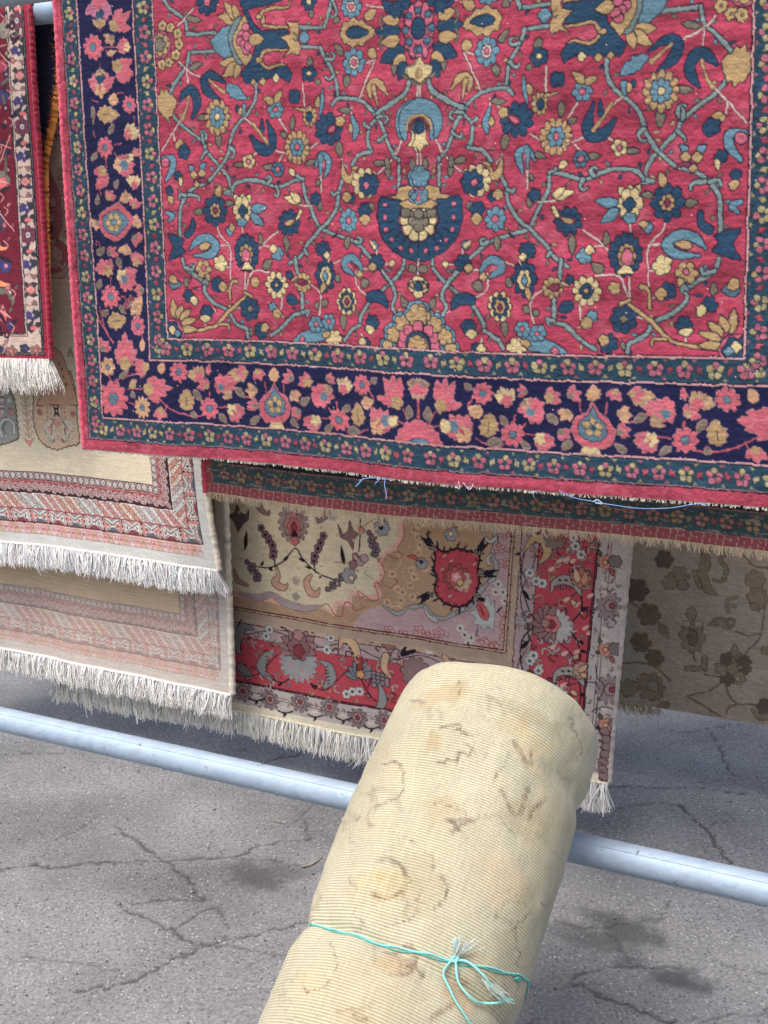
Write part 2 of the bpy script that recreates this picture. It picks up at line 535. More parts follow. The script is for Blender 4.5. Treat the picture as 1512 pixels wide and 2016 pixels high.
# ------------------------------------------------------------------ ground: worn asphalt
def build_ground():
    xs = lines((-60, -4, 8), (-4, -1.45, .15), (-1.45, 1.35, .0075), (1.35, 4, .15), (4, 60, 8))
    ys = lines((-30, 0, 6), (0, 1.85, .2), (1.85, 3.1, .006), (3.1, 4.6, .012), (4.6, 8, .2), (8, 90, 8))
    X, Y = np.meshgrid(xs, ys)
    crack = np.zeros_like(X); stain = np.zeros_like(X)
    def crk(pts, w=.006, k=1.0):
        p = np.array([on_ground(x, y)[:2] for x, y in pts])
        q = catmull(p, 5)
        rg = np.random.default_rng(len(pts) * 31 + int(pts[0][0]))
        q = q + rg.normal(0, .0055, q.shape)
        m = (X > q[:, 0].min() - .05) & (X < q[:, 0].max() + .05) & (Y > q[:, 1].min() - .05) & (Y < q[:, 1].max() + .05)
        x, y = X[m], Y[m]
        d = np.full(x.shape, 9.0)
        for i in range(len(q) - 1):
            a, b = q[i], q[i + 1]; e = b - a
            h = np.clip(((x - a[0]) * e[0] + (y - a[1]) * e[1]) / (e @ e + 1e-12), 0, 1)
            d = np.minimum(d, np.hypot(x - a[0] - h * e[0], y - a[1] - h * e[1]))
        ww = w * np.clip(.75 + .55 * vnoise(x, y, .03, 9) + .45 * vnoise(x, y, .011, 10), .15, 2)
        crack[m] = np.maximum(crack[m], k * np.clip(1.35 - d / ww, 0, 1))
    crk([(0, 1712), (60, 1702), (105, 1706), (180, 1698), (260, 1694), (330, 1693), (400, 1688), (465, 1684), (500, 1668), (560, 1655), (610, 1652)], .006)
    crk([(225, 1625), (290, 1668), (330, 1696), (372, 1734), (405, 1770)], .006)
    crk([(405, 1772), (340, 1770), (290, 1776), (235, 1778)], .005, .8)
    crk([(235, 1785), (290, 1808), (340, 1832), (385, 1855), (405, 1860)], .006)
    crk([(150, 1955), (210, 1940), (270, 1926), (330, 1892), (380, 1874), (430, 1852), (490, 1842), (545, 1828), (600, 1815)], .006)
    crk([(405, 1858), (450, 1842), (420, 1785), (345, 1826)], .005, .8)
    crk([(430, 1858), (480, 1868), (560, 1882)], .005, .7)
    crk([(610, 1652), (590, 1600), (545, 1560)], .005, .6); crk([(0, 1485), (90, 1482), (190, 1483)], .004, .7)
    crk([(560, 1655), (575, 1620), (640, 1575)], .005, .7); crk([(470, 1690), (540, 1692), (600, 1702)], .004, .7)
    crk([(515, 1503), (560, 1490), (600, 1480)], .006, .9); crk([(100, 1655), (160, 1630), (240, 1560)], .003, .5)
    crk([(0, 1760), (60, 1750), (120, 1748)], .003, .4); crk([(480, 1905), (530, 1885), (555, 1880)], .004, .6); crk([(50, 1880), (100, 1890), (215, 1905), (240, 1925)], .004, .5)
    crk([(1340, 1585), (1380, 1620), (1412, 1665), (1440, 1700)], .007); crk([(1170, 1548), (1270, 1550), (1370, 1552), (1512, 1565)], .005, .8); crk([(1205, 1592), (1290, 1580), (1345, 1586)], .005, .7); crk([(1395, 1622), (1450, 1612)], .004, .6)
    crk([(1320, 1775), (1300, 1805), (1230, 1820), (1180, 1826), (1100, 1815)], .006, .7); crk([(1200, 1840), (1230, 1880), (1245, 1900)], .006, .7); crk([(1130, 1925), (1190, 1905), (1260, 1902), (1340, 1905)], .006, .8)
    crk([(1120, 1930), (1180, 1958), (1250, 1985), (1320, 2010)], .006); crk([(1400, 1885), (1450, 1902), (1512, 1915)], .005, .7); crk([(1360, 2005), (1440, 2000), (1512, 1985)], .005, .6)
    crk([(1400, 1440), (1415, 1475), (1440, 1520), (1470, 1530)], .006, .8); crk([(1280, 1430), (1340, 1440), (1440, 1428)], .005, .6)
    for (x, y, rx, ry, k) in ((500, 1728, .10, .09, .75), (560, 1715, .09, .05, .6), (1230, 1830, .13, .10, .9), (1180, 1850, .10, .08, .7), (1340, 1935, .07, .06, .95), (1230, 1895, .06, .03, .6), (1110, 1830, .08, .05, .5), (690, 1700, .1, .06, .4)):
        c = on_ground(x, y)
        r = np.hypot((X - c[0]) / rx, (Y - c[1]) / ry) + .35 * vnoise(X, Y, .05, 3) + .2 * vnoise(X, Y, .015, 4)
        stain = np.maximum(stain, k * sstep(1.25, .25, r))
    Z = -.006 * crack + .0022 * vnoise(X, Y, .14, 1) + .001 * vnoise(X, Y, .03, 2)
    col = np.zeros(X.shape + (3,)); col[..., 0] = np.clip(crack, 0, 1); col[..., 1] = stain
    me = raw_mesh('ground', np.stack([X, Y, Z], -1).reshape(-1, 3), grid_quads(*X.shape), col=col)
    m, nt, b = new_mat('worn_asphalt')
    L = nt.links.new
    g = N(nt, 'ShaderNodeNewGeometry')
    at_ = N(nt, 'ShaderNodeAttribute', attribute_name='dye')
    sep = N(nt, 'ShaderNodeSeparateColor'); L(at_.outputs['Color'], sep.inputs[0])
    big = N(nt, 'ShaderNodeTexNoise', Scale=2.6, Detail=5.0, Roughness=.6); L(g.outputs['Position'], big.inputs['Vector'])
    fine = N(nt, 'ShaderNodeTexNoise', Scale=105.0, Detail=6.0, Roughness=.75); L(g.outputs['Position'], fine.inputs['Vector'])
    r1 = N(nt, 'ShaderNodeValToRGB'); L(big.outputs['Fac'], r1.inputs[0])
    r1.color_ramp.elements[0].position = .3; r1.color_ramp.elements[0].color = (.142, .143, .145, 1)
    r1.color_ramp.elements[1].position = .72; r1.color_ramp.elements[1].color = (.245, .246, .248, 1)
    mf = N(nt, 'ShaderNodeMapRange'); L(fine.outputs['Fac'], mf.inputs['Value'])
    mf.inputs['From Min'].default_value = .3; mf.inputs['From Max'].default_value = .7; mf.inputs['To Min'].default_value = .45; mf.inputs['To Max'].default_value = 1.55
    sc1 = N(nt, 'ShaderNodeVectorMath', operation='SCALE'); L(r1.outputs[0], sc1.inputs[0]); L(mf.outputs[0], sc1.inputs['Scale'])
    # light chips of stone
    vo = N(nt, 'ShaderNodeTexVoronoi', Scale=95.0); vo.inputs['Randomness'].default_value = 1.0; L(g.outputs['Position'], vo.inputs['Vector'])
    sepv = N(nt, 'ShaderNodeSeparateColor'); L(vo.outputs['Color'], sepv.inputs[0])
    th = N(nt, 'ShaderNodeMath', operation='GREATER_THAN'); L(sepv.outputs[0], th.inputs[0]); th.inputs[1].default_value = .80
    ds = N(nt, 'ShaderNodeMapRange'); L(vo.outputs['Distance'], ds.inputs['Value']); ds.inputs['From Min'].default_value = .38; ds.inputs['From Max'].default_value = .2; ds.inputs['To Min'].default_value = 0; ds.inputs['To Max'].default_value = .75
    mm = N(nt, 'ShaderNodeMath', operation='MULTIPLY'); L(th.outputs[0], mm.inputs[0]); L(ds.outputs[0], mm.inputs[1])
    mx = N(nt, 'ShaderNodeMix', data_type='RGBA'); L(mm.outputs[0], mx.inputs['Factor']); L(sc1.outputs[0], mx.inputs['A']); mx.inputs['B'].default_value = (.46, .46, .46, 1)
    # dark pits
    th2 = N(nt, 'ShaderNodeMath', operation='LESS_THAN'); L(sepv.outputs[1], th2.inputs[0]); th2.inputs[1].default_value = .16
    mm2 = N(nt, 'ShaderNodeMath', operation='MULTIPLY'); L(th2.outputs[0], mm2.inputs[0]); L(ds.outputs[0], mm2.inputs[1])
    mx2 = N(nt, 'ShaderNodeMix', data_type='RGBA'); L(mm2.outputs[0], mx2.inputs['Factor']); L(mx.outputs['Result'], mx2.inputs['A']); mx2.inputs['B'].default_value = (.035, .035, .04, 1)
    # oil stains, dirt in the cracks
    mx3 = N(nt, 'ShaderNodeMix', data_type='RGBA'); L(sep.outputs[1], mx3.inputs['Factor']); L(mx2.outputs['Result'], mx3.inputs['A']); mx3.inputs['B'].default_value = (.065, .064, .067, 1)
    cf = N(nt, 'ShaderNodeMath', operation='MULTIPLY'); L(sep.outputs[0], cf.inputs[0]); cf.inputs[1].default_value = .75
    mx4 = N(nt, 'ShaderNodeMix', data_type='RGBA'); L(cf.outputs[0], mx4.inputs['Factor']); L(mx3.outputs['Result'], mx4.inputs['A']); mx4.inputs['B'].default_value = (.03, .03, .033, 1)
    L(mx4.outputs['Result'], b.inputs['Base Color'])
    b.inputs['Roughness'].default_value = .85
    b.inputs['Specular IOR Level'].default_value = .3
    ad = N(nt, 'ShaderNodeMath', operation='ADD'); L(fine.outputs['Fac'], ad.inputs[0]); L(mm.outputs[0], ad.inputs[1])
    bp = N(nt, 'ShaderNodeBump', Strength=.7, Distance=.004); L(ad.outputs[0], bp.inputs['Height']); L(bp.outputs[0], b.inputs['Normal'])
    o = link('ground', me, m)
    o['kind'] = 'structure'
    # loose grit lying on it
    rg = np.random.default_rng(12)
    bag = Bag()
    nrm = np.array([[1, 0, 0], [-1, 0, 0], [0, 1, 0], [0, -1, 0], [0, 0, 1], [0, 0, -1]], float)
    oct_ = np.array([(0, 2, 4), (2, 1, 4), (1, 3, 4), (3, 0, 4), (2, 0, 5), (1, 2, 5), (3, 1, 5), (0, 3, 5)])
    P = []
    for i in range(3600):
        px, py = rg.uniform(-60, 1570), rg.uniform(1340, 2030)
        c = on_ground(px, py)
        P.append((c[0], c[1]))
    for q in ([(150, 1955), (330, 1892), (430, 1852), (600, 1815)], [(225, 1625), (330, 1696), (405, 1770)], [(235, 1785), (405, 1860)], [(1120, 1930), (1320, 2010)], [(60, 1900), (250, 2010)]):
        w = catmull([on_ground(*a)[:2] for a in q], 40)
        for a in w[::1]:
            P.append(a + rg.normal(0, .022, 2))
    for (x, y) in P:
        r = np.clip(rg.lognormal(-6.3, .42), .0009, .006)
        V = nrm * r * rg.uniform(.6, 1.3, (6, 1)) * (1, 1, .7)
        a = rg.uniform(0, 6.3); V = V @ np.array([[cos(a), sin(a), 0], [-sin(a), cos(a), 0], [0, 0, 1]]).T
        k = rg.uniform(.07, .34) if rg.random() < .8 else rg.uniform(.35, .5)
        bag.add(V + (x, y, r * .45 + .0008), np.zeros((0, 4), int), oct_, np.array([k, k, k * 1.05]))
    o = link('loose_grit', bag.mesh('loose_grit'), M_YARN)
    tag(o, 'fine loose grit scattered over the cracked asphalt', 'grit', kind='stuff')
    # a dry straw bit near the rolled rug
    for k, (pts, lab) in enumerate((([(594, 1706), (612, 1702), (628, 1692), (634, 1686)], 'thin dry twig lying on the asphalt just left of the rolled rug'), ([(532, 1614), (545, 1617), (560, 1620)], 'short pale straw on the asphalt just below the lower pipe'))):
        P = catmull([on_ground(x, y, .004) for x, y in pts], 5)
        V, Q, T = tube_data(P, np.linspace(.0028, .0016, len(P)) * (1 - .4 * k), 6)
        bg_ = Bag(); bg_.add(V, Q, T, rgb(150, 140, 128))
        o = link('twig' if k == 0 else 'straw', bg_.mesh('twig'), M_YARN)
        tag(o, lab, 'twig' if k == 0 else 'straw')
build_ground()

# ------------------------------------------------------------------ steel pipes of the rug racks
def mat_galv():
    m, nt, b = new_mat('galvanised_steel')
    L = nt.links.new
    tc = N(nt, 'ShaderNodeTexCoord')
    mp = N(nt, 'ShaderNodeMapping'); mp.inputs['Scale'].default_value = (1, 1, 1); L(tc.outputs['Object'], mp.inputs[0])
    n1 = N(nt, 'ShaderNodeTexNoise', Scale=24.0, Detail=6.0, Roughness=.7); L(mp.outputs[0], n1.inputs['Vector'])
    n2 = N(nt, 'ShaderNodeTexVoronoi', Scale=140.0); L(mp.outputs[0], n2.inputs['Vector'])
    r = N(nt, 'ShaderNodeValToRGB'); L(n1.outputs['Fac'], r.inputs[0])
    r.color_ramp.elements[0].position = .3; r.color_ramp.elements[0].color = (.29, .37, .46, 1)
    r.color_ramp.elements[1].position = .7; r.color_ramp.elements[1].color = (.37, .46, .56, 1)
    mps = N(nt, 'ShaderNodeMapping'); mps.inputs['Rotation'].default_value = (0, 0, TH); mps.inputs['Scale'].default_value = (6, 90, 90); L(tc.outputs['Object'], mps.inputs[0])
    ns = N(nt, 'ShaderNodeTexNoise', Scale=1.0, Detail=4.0, Roughness=.7); L(mps.outputs[0], ns.inputs['Vector'])
    rs = N(nt, 'ShaderNodeMapRange'); L(ns.outputs['Fac'], rs.inputs['Value']); rs.inputs['From Min'].default_value = .3; rs.inputs['From Max'].default_value = .7; rs.inputs['To Min'].default_value = .88; rs.inputs['To Max'].default_value = 1.08
    ss = N(nt, 'ShaderNodeVectorMath', operation='SCALE'); L(r.outputs[0], ss.inputs[0]); L(rs.outputs[0], ss.inputs['Scale'])
    nm = N(nt, 'ShaderNodeTexNoise', Scale=30.0, Detail=3.0, Roughness=.8); L(tc.outputs['Object'], nm.inputs['Vector'])
    dm = N(nt, 'ShaderNodeMapRange'); L(nm.outputs['Fac'], dm.inputs['Value']); dm.inputs['From Min'].default_value = .67; dm.inputs['From Max'].default_value = .71; dm.inputs['To Max'].default_value = .75
    sm = N(nt, 'ShaderNodeMix', data_type='RGBA'); L(dm.outputs[0], sm.inputs['Factor']); L(ss.outputs[0], sm.inputs['A']); sm.inputs['B'].default_value = (.10, .09, .085, 1)
    L(sm.outputs['Result'], b.inputs['Base Color'])
    b.inputs['Metallic'].default_value = .3
    mr = N(nt, 'ShaderNodeMapRange'); L(n1.outputs['Fac'], mr.inputs['Value']); mr.inputs['To Min'].default_value = .5; mr.inputs['To Max'].default_value = .8
    L(mr.outputs[0], b.inputs['Roughness'])
    bp = N(nt, 'ShaderNodeBump', Strength=.12, Distance=.001); L(n2.outputs['Distance'], bp.inputs['Height']); L(bp.outputs[0], b.inputs['Normal'])
    return m
M_GALV = mat_galv()

def pipe(name, c, a0, a1, r, label, cat='pipe', group=None, wall=.004):
    """hollow tube along the rail direction through c"""
    base = empty(name, np.array([*(c + EU * (a0 + a1) / 2)[:2], 0]) if False else c + EU * (a0 + a1) / 2 - UP * r, label, cat, group)
    k = 40
    ph = np.arange(k) / k * 2 * pi
    aa = np.linspace(a0, a1, 60)
    ring = lambda rad: (c + EU * aa[:, None])[:, None, :] + rad * (EN * np.cos(ph)[:, None] + UP * np.sin(ph)[:, None])[None]
    V = np.concatenate([ring(r), ring(r - wall)]).reshape(-1, 3)
    n = 60 * k
    Q = [grid_quads(60, k, True)[:, ::-1], grid_quads(60, k, True) + n]
    j = np.arange(k); j2 = (j + 1) % k
    Q.append(np.stack([j, j + n, j2 + n, j2], -1)); o = 59 * k
    Q.append(np.stack([o + j2, o + j2 + n, o + j + n, o + j], -1))
    tb_ = link('tube', raw_mesh('tube', V, np.vstack(Q)), M_GALV, base)
    # weld seam
    w = []
    for x in np.linspace(a0, a1, 120):
        w.append(c + EU * x + (r - .0002) * (EN * cos(.95) + UP * sin(.95)))
    V, Qq, T = tube_data(np.array(w), .0016, 5)
    link('weld_seam', raw_mesh('weld_seam', V, Qq, T), M_GALV, tb_)
    return base
# ------------------------------------------------------------------ the big red rug in front
cB, cLB, cG, cY, cO = rgb(36, 76, 108), rgb(98, 148, 168), rgb(192, 156, 98), rgb(220, 196, 132), rgb(126, 118, 98)
cV, cP, cR, cD = rgb(130, 154, 152), rgb(212, 98, 124), rgb(198, 58, 86), rgb(40, 34, 62)
cCr, cMar = rgb(228, 190, 175), rgb(140, 45, 75)
SH1 = Sheet((828, 430), 2.45, tau=4.0, sh=0.05, t0=-0.585, rr=0.036, amp=0.015, seed=0.4)
HW, TB = 0.984, 0.574                       # half width, bottom edge

def guard_band(ch, horiz, c, w, a0, a1, step, dull=0.0, seed=0, mirror_to=None):
    """teal guard stripe: flower clusters of five berries, leaves between, dark tendrils"""
    rg = np.random.default_rng(seed)
    teal = rgb(38, 76, 98)
    pk, ye, rd = rgb(192, 100, 124), rgb(184, 168, 116), rgb(180, 62, 88)
    if dull:
        g = rgb(96, 84, 78)
        teal = rgb(74, 92, 94); pk = rgb(166, 116, 108); ye = rgb(158, 134, 100); rd = rgb(150, 92, 84)
    n = int(round((a1 - a0) / step)); step = (a1 - a0) / n
    def X(a, b):
        return (a, c + b) if horiz else (c + b, a)
    dk = teal * 0.35
    for i in range(n):
        a = a0 + (i + .5) * step
        for sg in (-1, 1):              # tendrils around the cluster
            pts = catmull([X(a - step * .5, sg * w * .1), X(a - step * .36, sg * w * .3), X(a - step * .1, sg * w * .38), X(a + step * .22, sg * w * .34), X(a + step * .5, -sg * w * .12)], 4)
            ch.stroke(pts, 0.0024, dk)
            ch.stroke(pts, 0.0009, teal * 1.35)
        for j in range(5):               # short dark and pale flecks of the ground
            aa, b2 = a + rg.uniform(-.5, .5) * step, rg.uniform(-.42, .42) * w
            ch.stroke([X(aa, b2), X(aa + rg.normal(0, .006), b2 + rg.normal(0, .005))], .0018, dk if j % 2 else teal * 1.4)
        q = i % 3
        for j in range(5):
            an = -pi / 2 + j * 2 * pi / 5 + rg.normal(0, .1)
            col = (pk if q != 1 else ye) if j % 5 else (ye if q != 1 else pk)
            r = step * 0.112
            p = X(a + cos(an) * step * .185, sin(an) * w * .225)
            ch.flower(p, r * rg.uniform(.85, 1.1), r * rg.uniform(.85, 1.1), 0, 0, np.asarray(col) * rg.uniform(.8, 1.12), 0, 0.0016, dk)
        tilt = 1 if i % 2 else -1
        A, B = X(a + step * .5 - step * .07 * tilt, -w * .2), X(a + step * .5 + step * .07 * tilt, w * .2)
        e = np.subtract(B, A); nr = np.array([-e[1], e[0]]) * .3
        mid = np.add(A, B) / 2
        ch.poly([A, mid + nr, B, mid - nr], (rd if rg.random() < .75 else ye) * rg.uniform(.85, 1.1), 0.0011, dk)
        for sg in (-1, 1):
            ch.poly([X(a + step * rg.uniform(.2, .3), sg * w * .46), X(a + step * .33, sg * w * .33), X(a + step * .42, sg * w * .46)], (ye if rg.random() < .5 else pk) * .8)

def main_field(pen):
    fl0 = pen.fl
    def F(x, y, r, n, col, **kw):
        fl0(x, y, r, n, col, **kw)
        if n and r > 38: pen.petals(x, y, r, n, kw.get('ry'), kw.get('rot', 0.0))
    c3 = lambda: pen.org(300, 0, 3.024)
    c4 = lambda: pen.org(700, 0, 3.024)
    c6 = lambda: pen.org(300, 330, 3.024)
    c7 = lambda: pen.org(650, 330, 3.024)
    V, L, G, S, R_ = pen.vine, pen.leaf, pen.pg, pen.line, pen.rings
    rl = np.random.default_rng(77)
    def sprout(p):
        """small leaflets and tendrils off a strap"""
        q = catmull(p, 6) if len(p) > 2 else np.linspace(p[0], p[1], 8)
        d = np.concatenate([[0], np.cumsum(np.hypot(*np.diff(q, axis=0).T))])
        for i, a in enumerate(np.arange(34, d[-1] - 10, 62)):
            x, y = np.interp(a, d, q[:, 0]), np.interp(a, d, q[:, 1])
            x2, y2 = np.interp(a + 6, d, q[:, 0]), np.interp(a + 6, d, q[:, 1])
            an = math.atan2(y2 - y, x2 - x) + (1 if i % 2 else -1) * rl.uniform(.7, 1.3)
            ln = rl.uniform(26, 46)
            ex, ey = x + ln * cos(an), y + ln * sin(an)
            S([(x, y), (ex, ey)], 4.5)
            L(ex - 6 * cos(an), ey - 6 * sin(an), ex + 20 * cos(an + .4), ey + 20 * sin(an + .4), 15, [cO, cLB, cG, cB, cO][int(rl.integers(0, 5))], 4)
    def twig(pts, w=9): V(pts, w, cCr, 3.2)
    VW = 20
    # ---- grey-green strapwork
    c3()
    for p in ([(60, -30), (75, 15), (120, 65), (190, 110)], [(190, 110), (203, 150), (205, 205)], [(205, 203), (375, 200)],
              [(370, 305), (218, 312)], [(216, 312), (205, 385), (160, 455), (112, 530), (104, 590), (118, 680), (165, 742), (245, 803), (300, 850), (322, 905), (370, 962), (405, 1003), (448, 1060), (468, 1140)],
              [(612, 485), (617, 560), (596, 640), (550, 700), (492, 770), (462, 850), (452, 905), (430, 955), (400, 1003), (330, 1080), (235, 1130), (170, 1195)],
              [(868, 165), (1025, 160)], [(1025, 162), (1045, 85), (1070, -30)], [(870, 280), (1000, 280)], [(1000, 280), (1025, 350), (1072, 425), (1092, 490), (1103, 585)],
              [(1072, 622), (1105, 588), (1180, 588), (1250, 606), (1315, 668), (1340, 710)], [(1350, 720), (1376, 760), (1400, 835), (1440, 920), (1475, 952)], [(1475, 950), (1475, 1135)],
              [(1525, 520), (1450, 600), (1380, 652), (1330, 712), (1288, 765), (1285, 850), (1308, 900)], [(1310, 902), (1230, 925), (1188, 985)],
              [(468, 1140), (505, 1090), (600, 1075), (680, 1100), (745, 1118), (830, 1085), (895, 1068)], [(895, 1070), (903, 1150), (930, 1225), (980, 1325), (1010, 1370), (1100, 1405), (1200, 1440), (1270, 1500), (1340, 1570), (1390, 1630), (1440, 1690)]):
        sprout(p)
        V(p, VW, cV)
    for p in ([(300, 850), (318, 815), (305, 785), (285, 790)], [(322, 905), (300, 930), (290, 955)], [(460, 880), (485, 905), (478, 935), (455, 938)],
              [(1070, 0), (1095, 60), (1080, 100), (1062, 95)], [(1030, 350), (1072, 355), (1078, 325), (1062, 318)], [(1085, 450), (1050, 480), (1030, 460)],
              [(1340, 700), (1390, 690), (1405, 715), (1385, 735)], [(1320, 680), (1362, 650), (1380, 680)], [(1290, 760), (1258, 745), (1265, 730)], [(1395, 800), (1350, 838), (1345, 815)],
              [(685, 1100), (702, 1070), (685, 1058), (672, 1068)], [(735, 1115), (752, 1150), (738, 1172), (722, 1160)], [(1210, 1440), (1240, 1450), (1245, 1425), (1225, 1420)],
              [(300, 850), (295, 815), (300, 795)], [(455, 1140), (430, 1150), (480, 1160)], [(895, 1070), (860, 1050), (870, 1045)]):
        V(p, [22, 17, 14, 10][:len(p)] if len(p) > 3 else [20, 15, 10], cV)
    c6()
    for p in ([(1135, 60), (1112, 150), (1100, 235), (1050, 322), (1000, 372), (920, 462), (880, 532), (818, 578)], [(850, 540), (862, 640)],
              [(205, 160), (168, 230), (160, 300), (160, 415)], [(172, 545), (190, 600), (240, 640), (300, 692), (306, 750), (362, 812), (442, 862), (482, 930), (548, 972), (558, 1015)],
              [(888, 740), (890, 870)], [(895, 878), (832, 892), (770, 962), (700, 1012)], [(1310, 790), (1250, 880), (1240, 942)], [(1240, 942), (1180, 980), (1148, 1035)]):
        sprout(p)
        V(p, VW, cV)
    for p in ([(1110, 150), (1078, 165), (1072, 145)], [(200, 170), (165, 165), (155, 190)], [(215, 165), (265, 175), (275, 200)], [(190, 600), (235, 615), (240, 590)], [(300, 692), (315, 680), (320, 705)], [(890, 870), (925, 860), (915, 890)], [(900, 500), (918, 520), (905, 495)]):
        V(p, [20, 17, 13], cV)
    c7()
    for p in ([(415, -10), (415, 135)], [(455, 535), (450, 600)], [(450, 600), (398, 660), (305, 748)], [(305, 600), (350, 650), (390, 712), (402, 770), (382, 820), (412, 880)]):
        sprout(p)
        V(p, VW, cV)
    # ---- twigs
    c3()
    for p in ([(195, 405), (240, 440), (290, 460)], [(203, 420), (210, 500)], [(180, 700), (120, 790), (50, 895)], [(122, 790), (130, 840)], [(245, 55), (190, 110), (150, 155)], [(158, 370), (190, 410)],
              [(898, 500), (905, 632)], [(750, 705), (800, 785)], [(600, 930), (640, 890)], [(545, 700), (610, 755)], [(1330, 345), (1290, 440), (1235, 585)], [(1330, 345), (1262, 380)], [(1190, 640), (1140, 690)],
              [(1180, 650), (1195, 705)], [(790, 920), (735, 900)], [(770, 930), (735, 990)], [(940, 885), (985, 855)], [(1000, 1050), (1005, 1130)], [(1345, 1035), (1430, 950)], [(1130, 950), (1160, 1000)], [(380, 575), (385, 610)], [(1500, 820), (1450, 920)], [(1275, 30), (1380, 50)]):
        twig(p)
    c6()
    for p in ([(528, 350), (530, 430)], [(380, 345), (395, 400), (440, 452), (462, 520), (458, 600), (460, 790)], [(390, 470), (440, 470)], [(542, 630), (540, 750)], [(550, 730), (590, 625), (690, 630)],
              [(745, 385), (690, 430), (630, 490)], [(650, 470), (700, 480)], [(990, 880), (1000, 760), (940, 700)], [(1055, 525), (1055, 580), (1130, 550)], [(1240, 605), (1310, 600)], [(1345, 575), (1430, 572)], [(1345, 520), (1340, 470)],
              [(1215, 620), (1220, 700), (1280, 760)], [(770, 780), (765, 850), (740, 860)], [(310, 920), (310, 970)], [(430, 600), (455, 600)], [(420, 720), (445, 740)], [(480, 845), (530, 838)], [(870, 225), (950, 235)], [(1005, 30), (1005, 150)], [(1255, 990), (1262, 1050)]):
        twig(p)
    V([(180, 985), (270, 972), (370, 950), (455, 855), (560, 765)], [12, 15, 17, 19, 14], cG * 1.05)
    V([(390, 945), (440, 945), (450, 975)], [12, 14, 9], cG)
    V([(455, 790), (460, 700), (490, 680)], [16, 14, 22], cG); V([(540, 750), (580, 770)], [14, 20], cG)
    # ---- leaves
    c3()
    for a in ((200, 108, 292, 122, 36), (220, 410, 296, 380, 34), (322, 700, 258, 712, 36), (390, 795, 396, 882, 44), (940, 395, 935, 335, 42), (970, 480, 1000, 500, 34), (832, 775, 832, 688, 40), (795, 815, 760, 790, 34),
              (1105, 845, 1120, 935, 46), (1135, 330, 1085, 265, 40), (1160, 445, 1150, 520, 46), (540, 985, 480, 990, 30), (715, 1000, 655, 1000, 36), (1320, 970, 1395, 975, 34), (1400, 990, 1410, 1065, 36), (975, 1090, 1000, 1095, 36), (965, 960, 910, 985, 34), (945, 60, 945, 105, 36), (1110, 100, 1080, 140, 40), (1180, 655, 1105, 660, 34), (1440, 370, 1440, 450, 36)):
        L(*a, cO)
    c6()
    for a in ((300, 270, 245, 268, 40), (432, 215, 480, 220, 34), (640, 470, 640, 395, 34), (795, 410, 797, 515, 38), (655, 610, 710, 560, 52), (1165, 410, 1160, 490, 38), (1138, 880, 1138, 970, 40), (990, 830, 960, 825, 40), (1010, 830, 1040, 790, 36), (1100, 690, 1115, 640, 36), (1305, 210, 1310, 260, 40), (990, 260, 1000, 205, 34), (195, 720, 195, 660, 32), (1245, 690, 1300, 690, 60), (575, 965, 575, 1010, 26)):
        L(*a, cO)
    c7()
    for a in ((475, 830, 440, 765, 40), (345, 10, 345, -60, 34)): L(*a, cO)
    # ---- half rosette on the left edge
    c3()
    for (x, y) in ((58, 150), (104, 164), (150, 200), (156, 264), (136, 326), (98, 372), (56, 384)):
        F(x, y, 30, 5, cG * 1.08); F(x, y, 8, 0, cO, ow=3)
    F(45, 266, 80, 0, cP * .9); F(45, 266, 66, 8, cG); F(38, 266, 44, 5, cO)
    L(30, 640, 140, 600, 150, cG, teeth=1)
    # ---- hooked blue leaves
    V([(392, 592), (330, 545), (312, 482), (352, 450), (430, 490)], [16, 52, 58, 50, 8], cB)
    V([(338, 478), (372, 508), (422, 548)], [16, 13, 22], cG, 3.5); L(436, 512, 562, 596, 62, cLB, teeth=1)
    V([(160, 602), (190, 556), (232, 540), (262, 585), (262, 640), (232, 705)], [12, 48, 56, 50, 46, 10], cB)
    V([(216, 578), (205, 640), (178, 712)], [16, 10, 24], cG, 3.5)
    V([(588, 822), (640, 890), (692, 892), (712, 832), (682, 722)], [22, 60, 62, 54, 8], cB); V([(650, 780), (652, 715)], [34, 8], cB)
    V([(602, 738), (640, 800), (682, 858)], [20, 12, 22], cG, 3.5)
    V([(965, 1000), (1000, 930), (1045, 950), (1045, 1000), (1025, 1062)], [10, 34, 40, 34, 10], cLB); V([(1000, 940), (1000, 1040)], [34, 8], cLB); L(1018, 1010, 1018, 950, 16, cP, 3)
    # ---- rosettes
    R_(385, 700, (88, 12, cG), (52, 8, cLB), (16, 0, cY), ratio=1.15)
    R_(860, 880, (86, 14, cG), (46, 6, cLB), (15, 0, cP), ratio=1.1)
    R_(730, 655, (52, 6, cLB), (16, 0, cP)); L(722, 612, 662, 590, 42, cG); L(722, 612, 772, 542, 42, cG)
    R_(1200, 370, (72, 8, cLB), (32, 8, cCr), (15, 0, cP), ratio=1.1)
    R_(1185, 40, (68, 8, cLB), (30, 6, cCr), (15, 0, cP))
    R_(932, 440, (48, 5, cB), (14, 0, cY)); R_(930, 12, (48, 6, cB), (14, 0, cY))
    R_(325, 12, (76, 8, cB), (24, 5, cP)); F(845, 576, 40, 4, cB, rot=.8)
    R_(570, 966, (40, 5, cY), (14, 0, cP)); R_(745, 1012, (42, 6, cB * .6 + cLB * .4), (16, 0, cP))
    L(815, 1010, 845, 1050, 36, cY)
    F(1050, 770, 92, 9, cB); L(1040, 790, 1100, 745, 46, cMar); L(1048, 785, 1090, 750, 24, cP, 3); F(1120, 722, 30, 5, cG)
    F(935, 695, 46, 9, cG, ry=60); V([(905, 655), (852, 645)], [20, 6], cG); F(932, 700, 20, 0, cB, ry=28)
    L(985, 640, 988, 575, 44, cG, teeth=1); V([(1012, 535), (1010, 620), (995, 690)], [6, 26, 6], cLB)
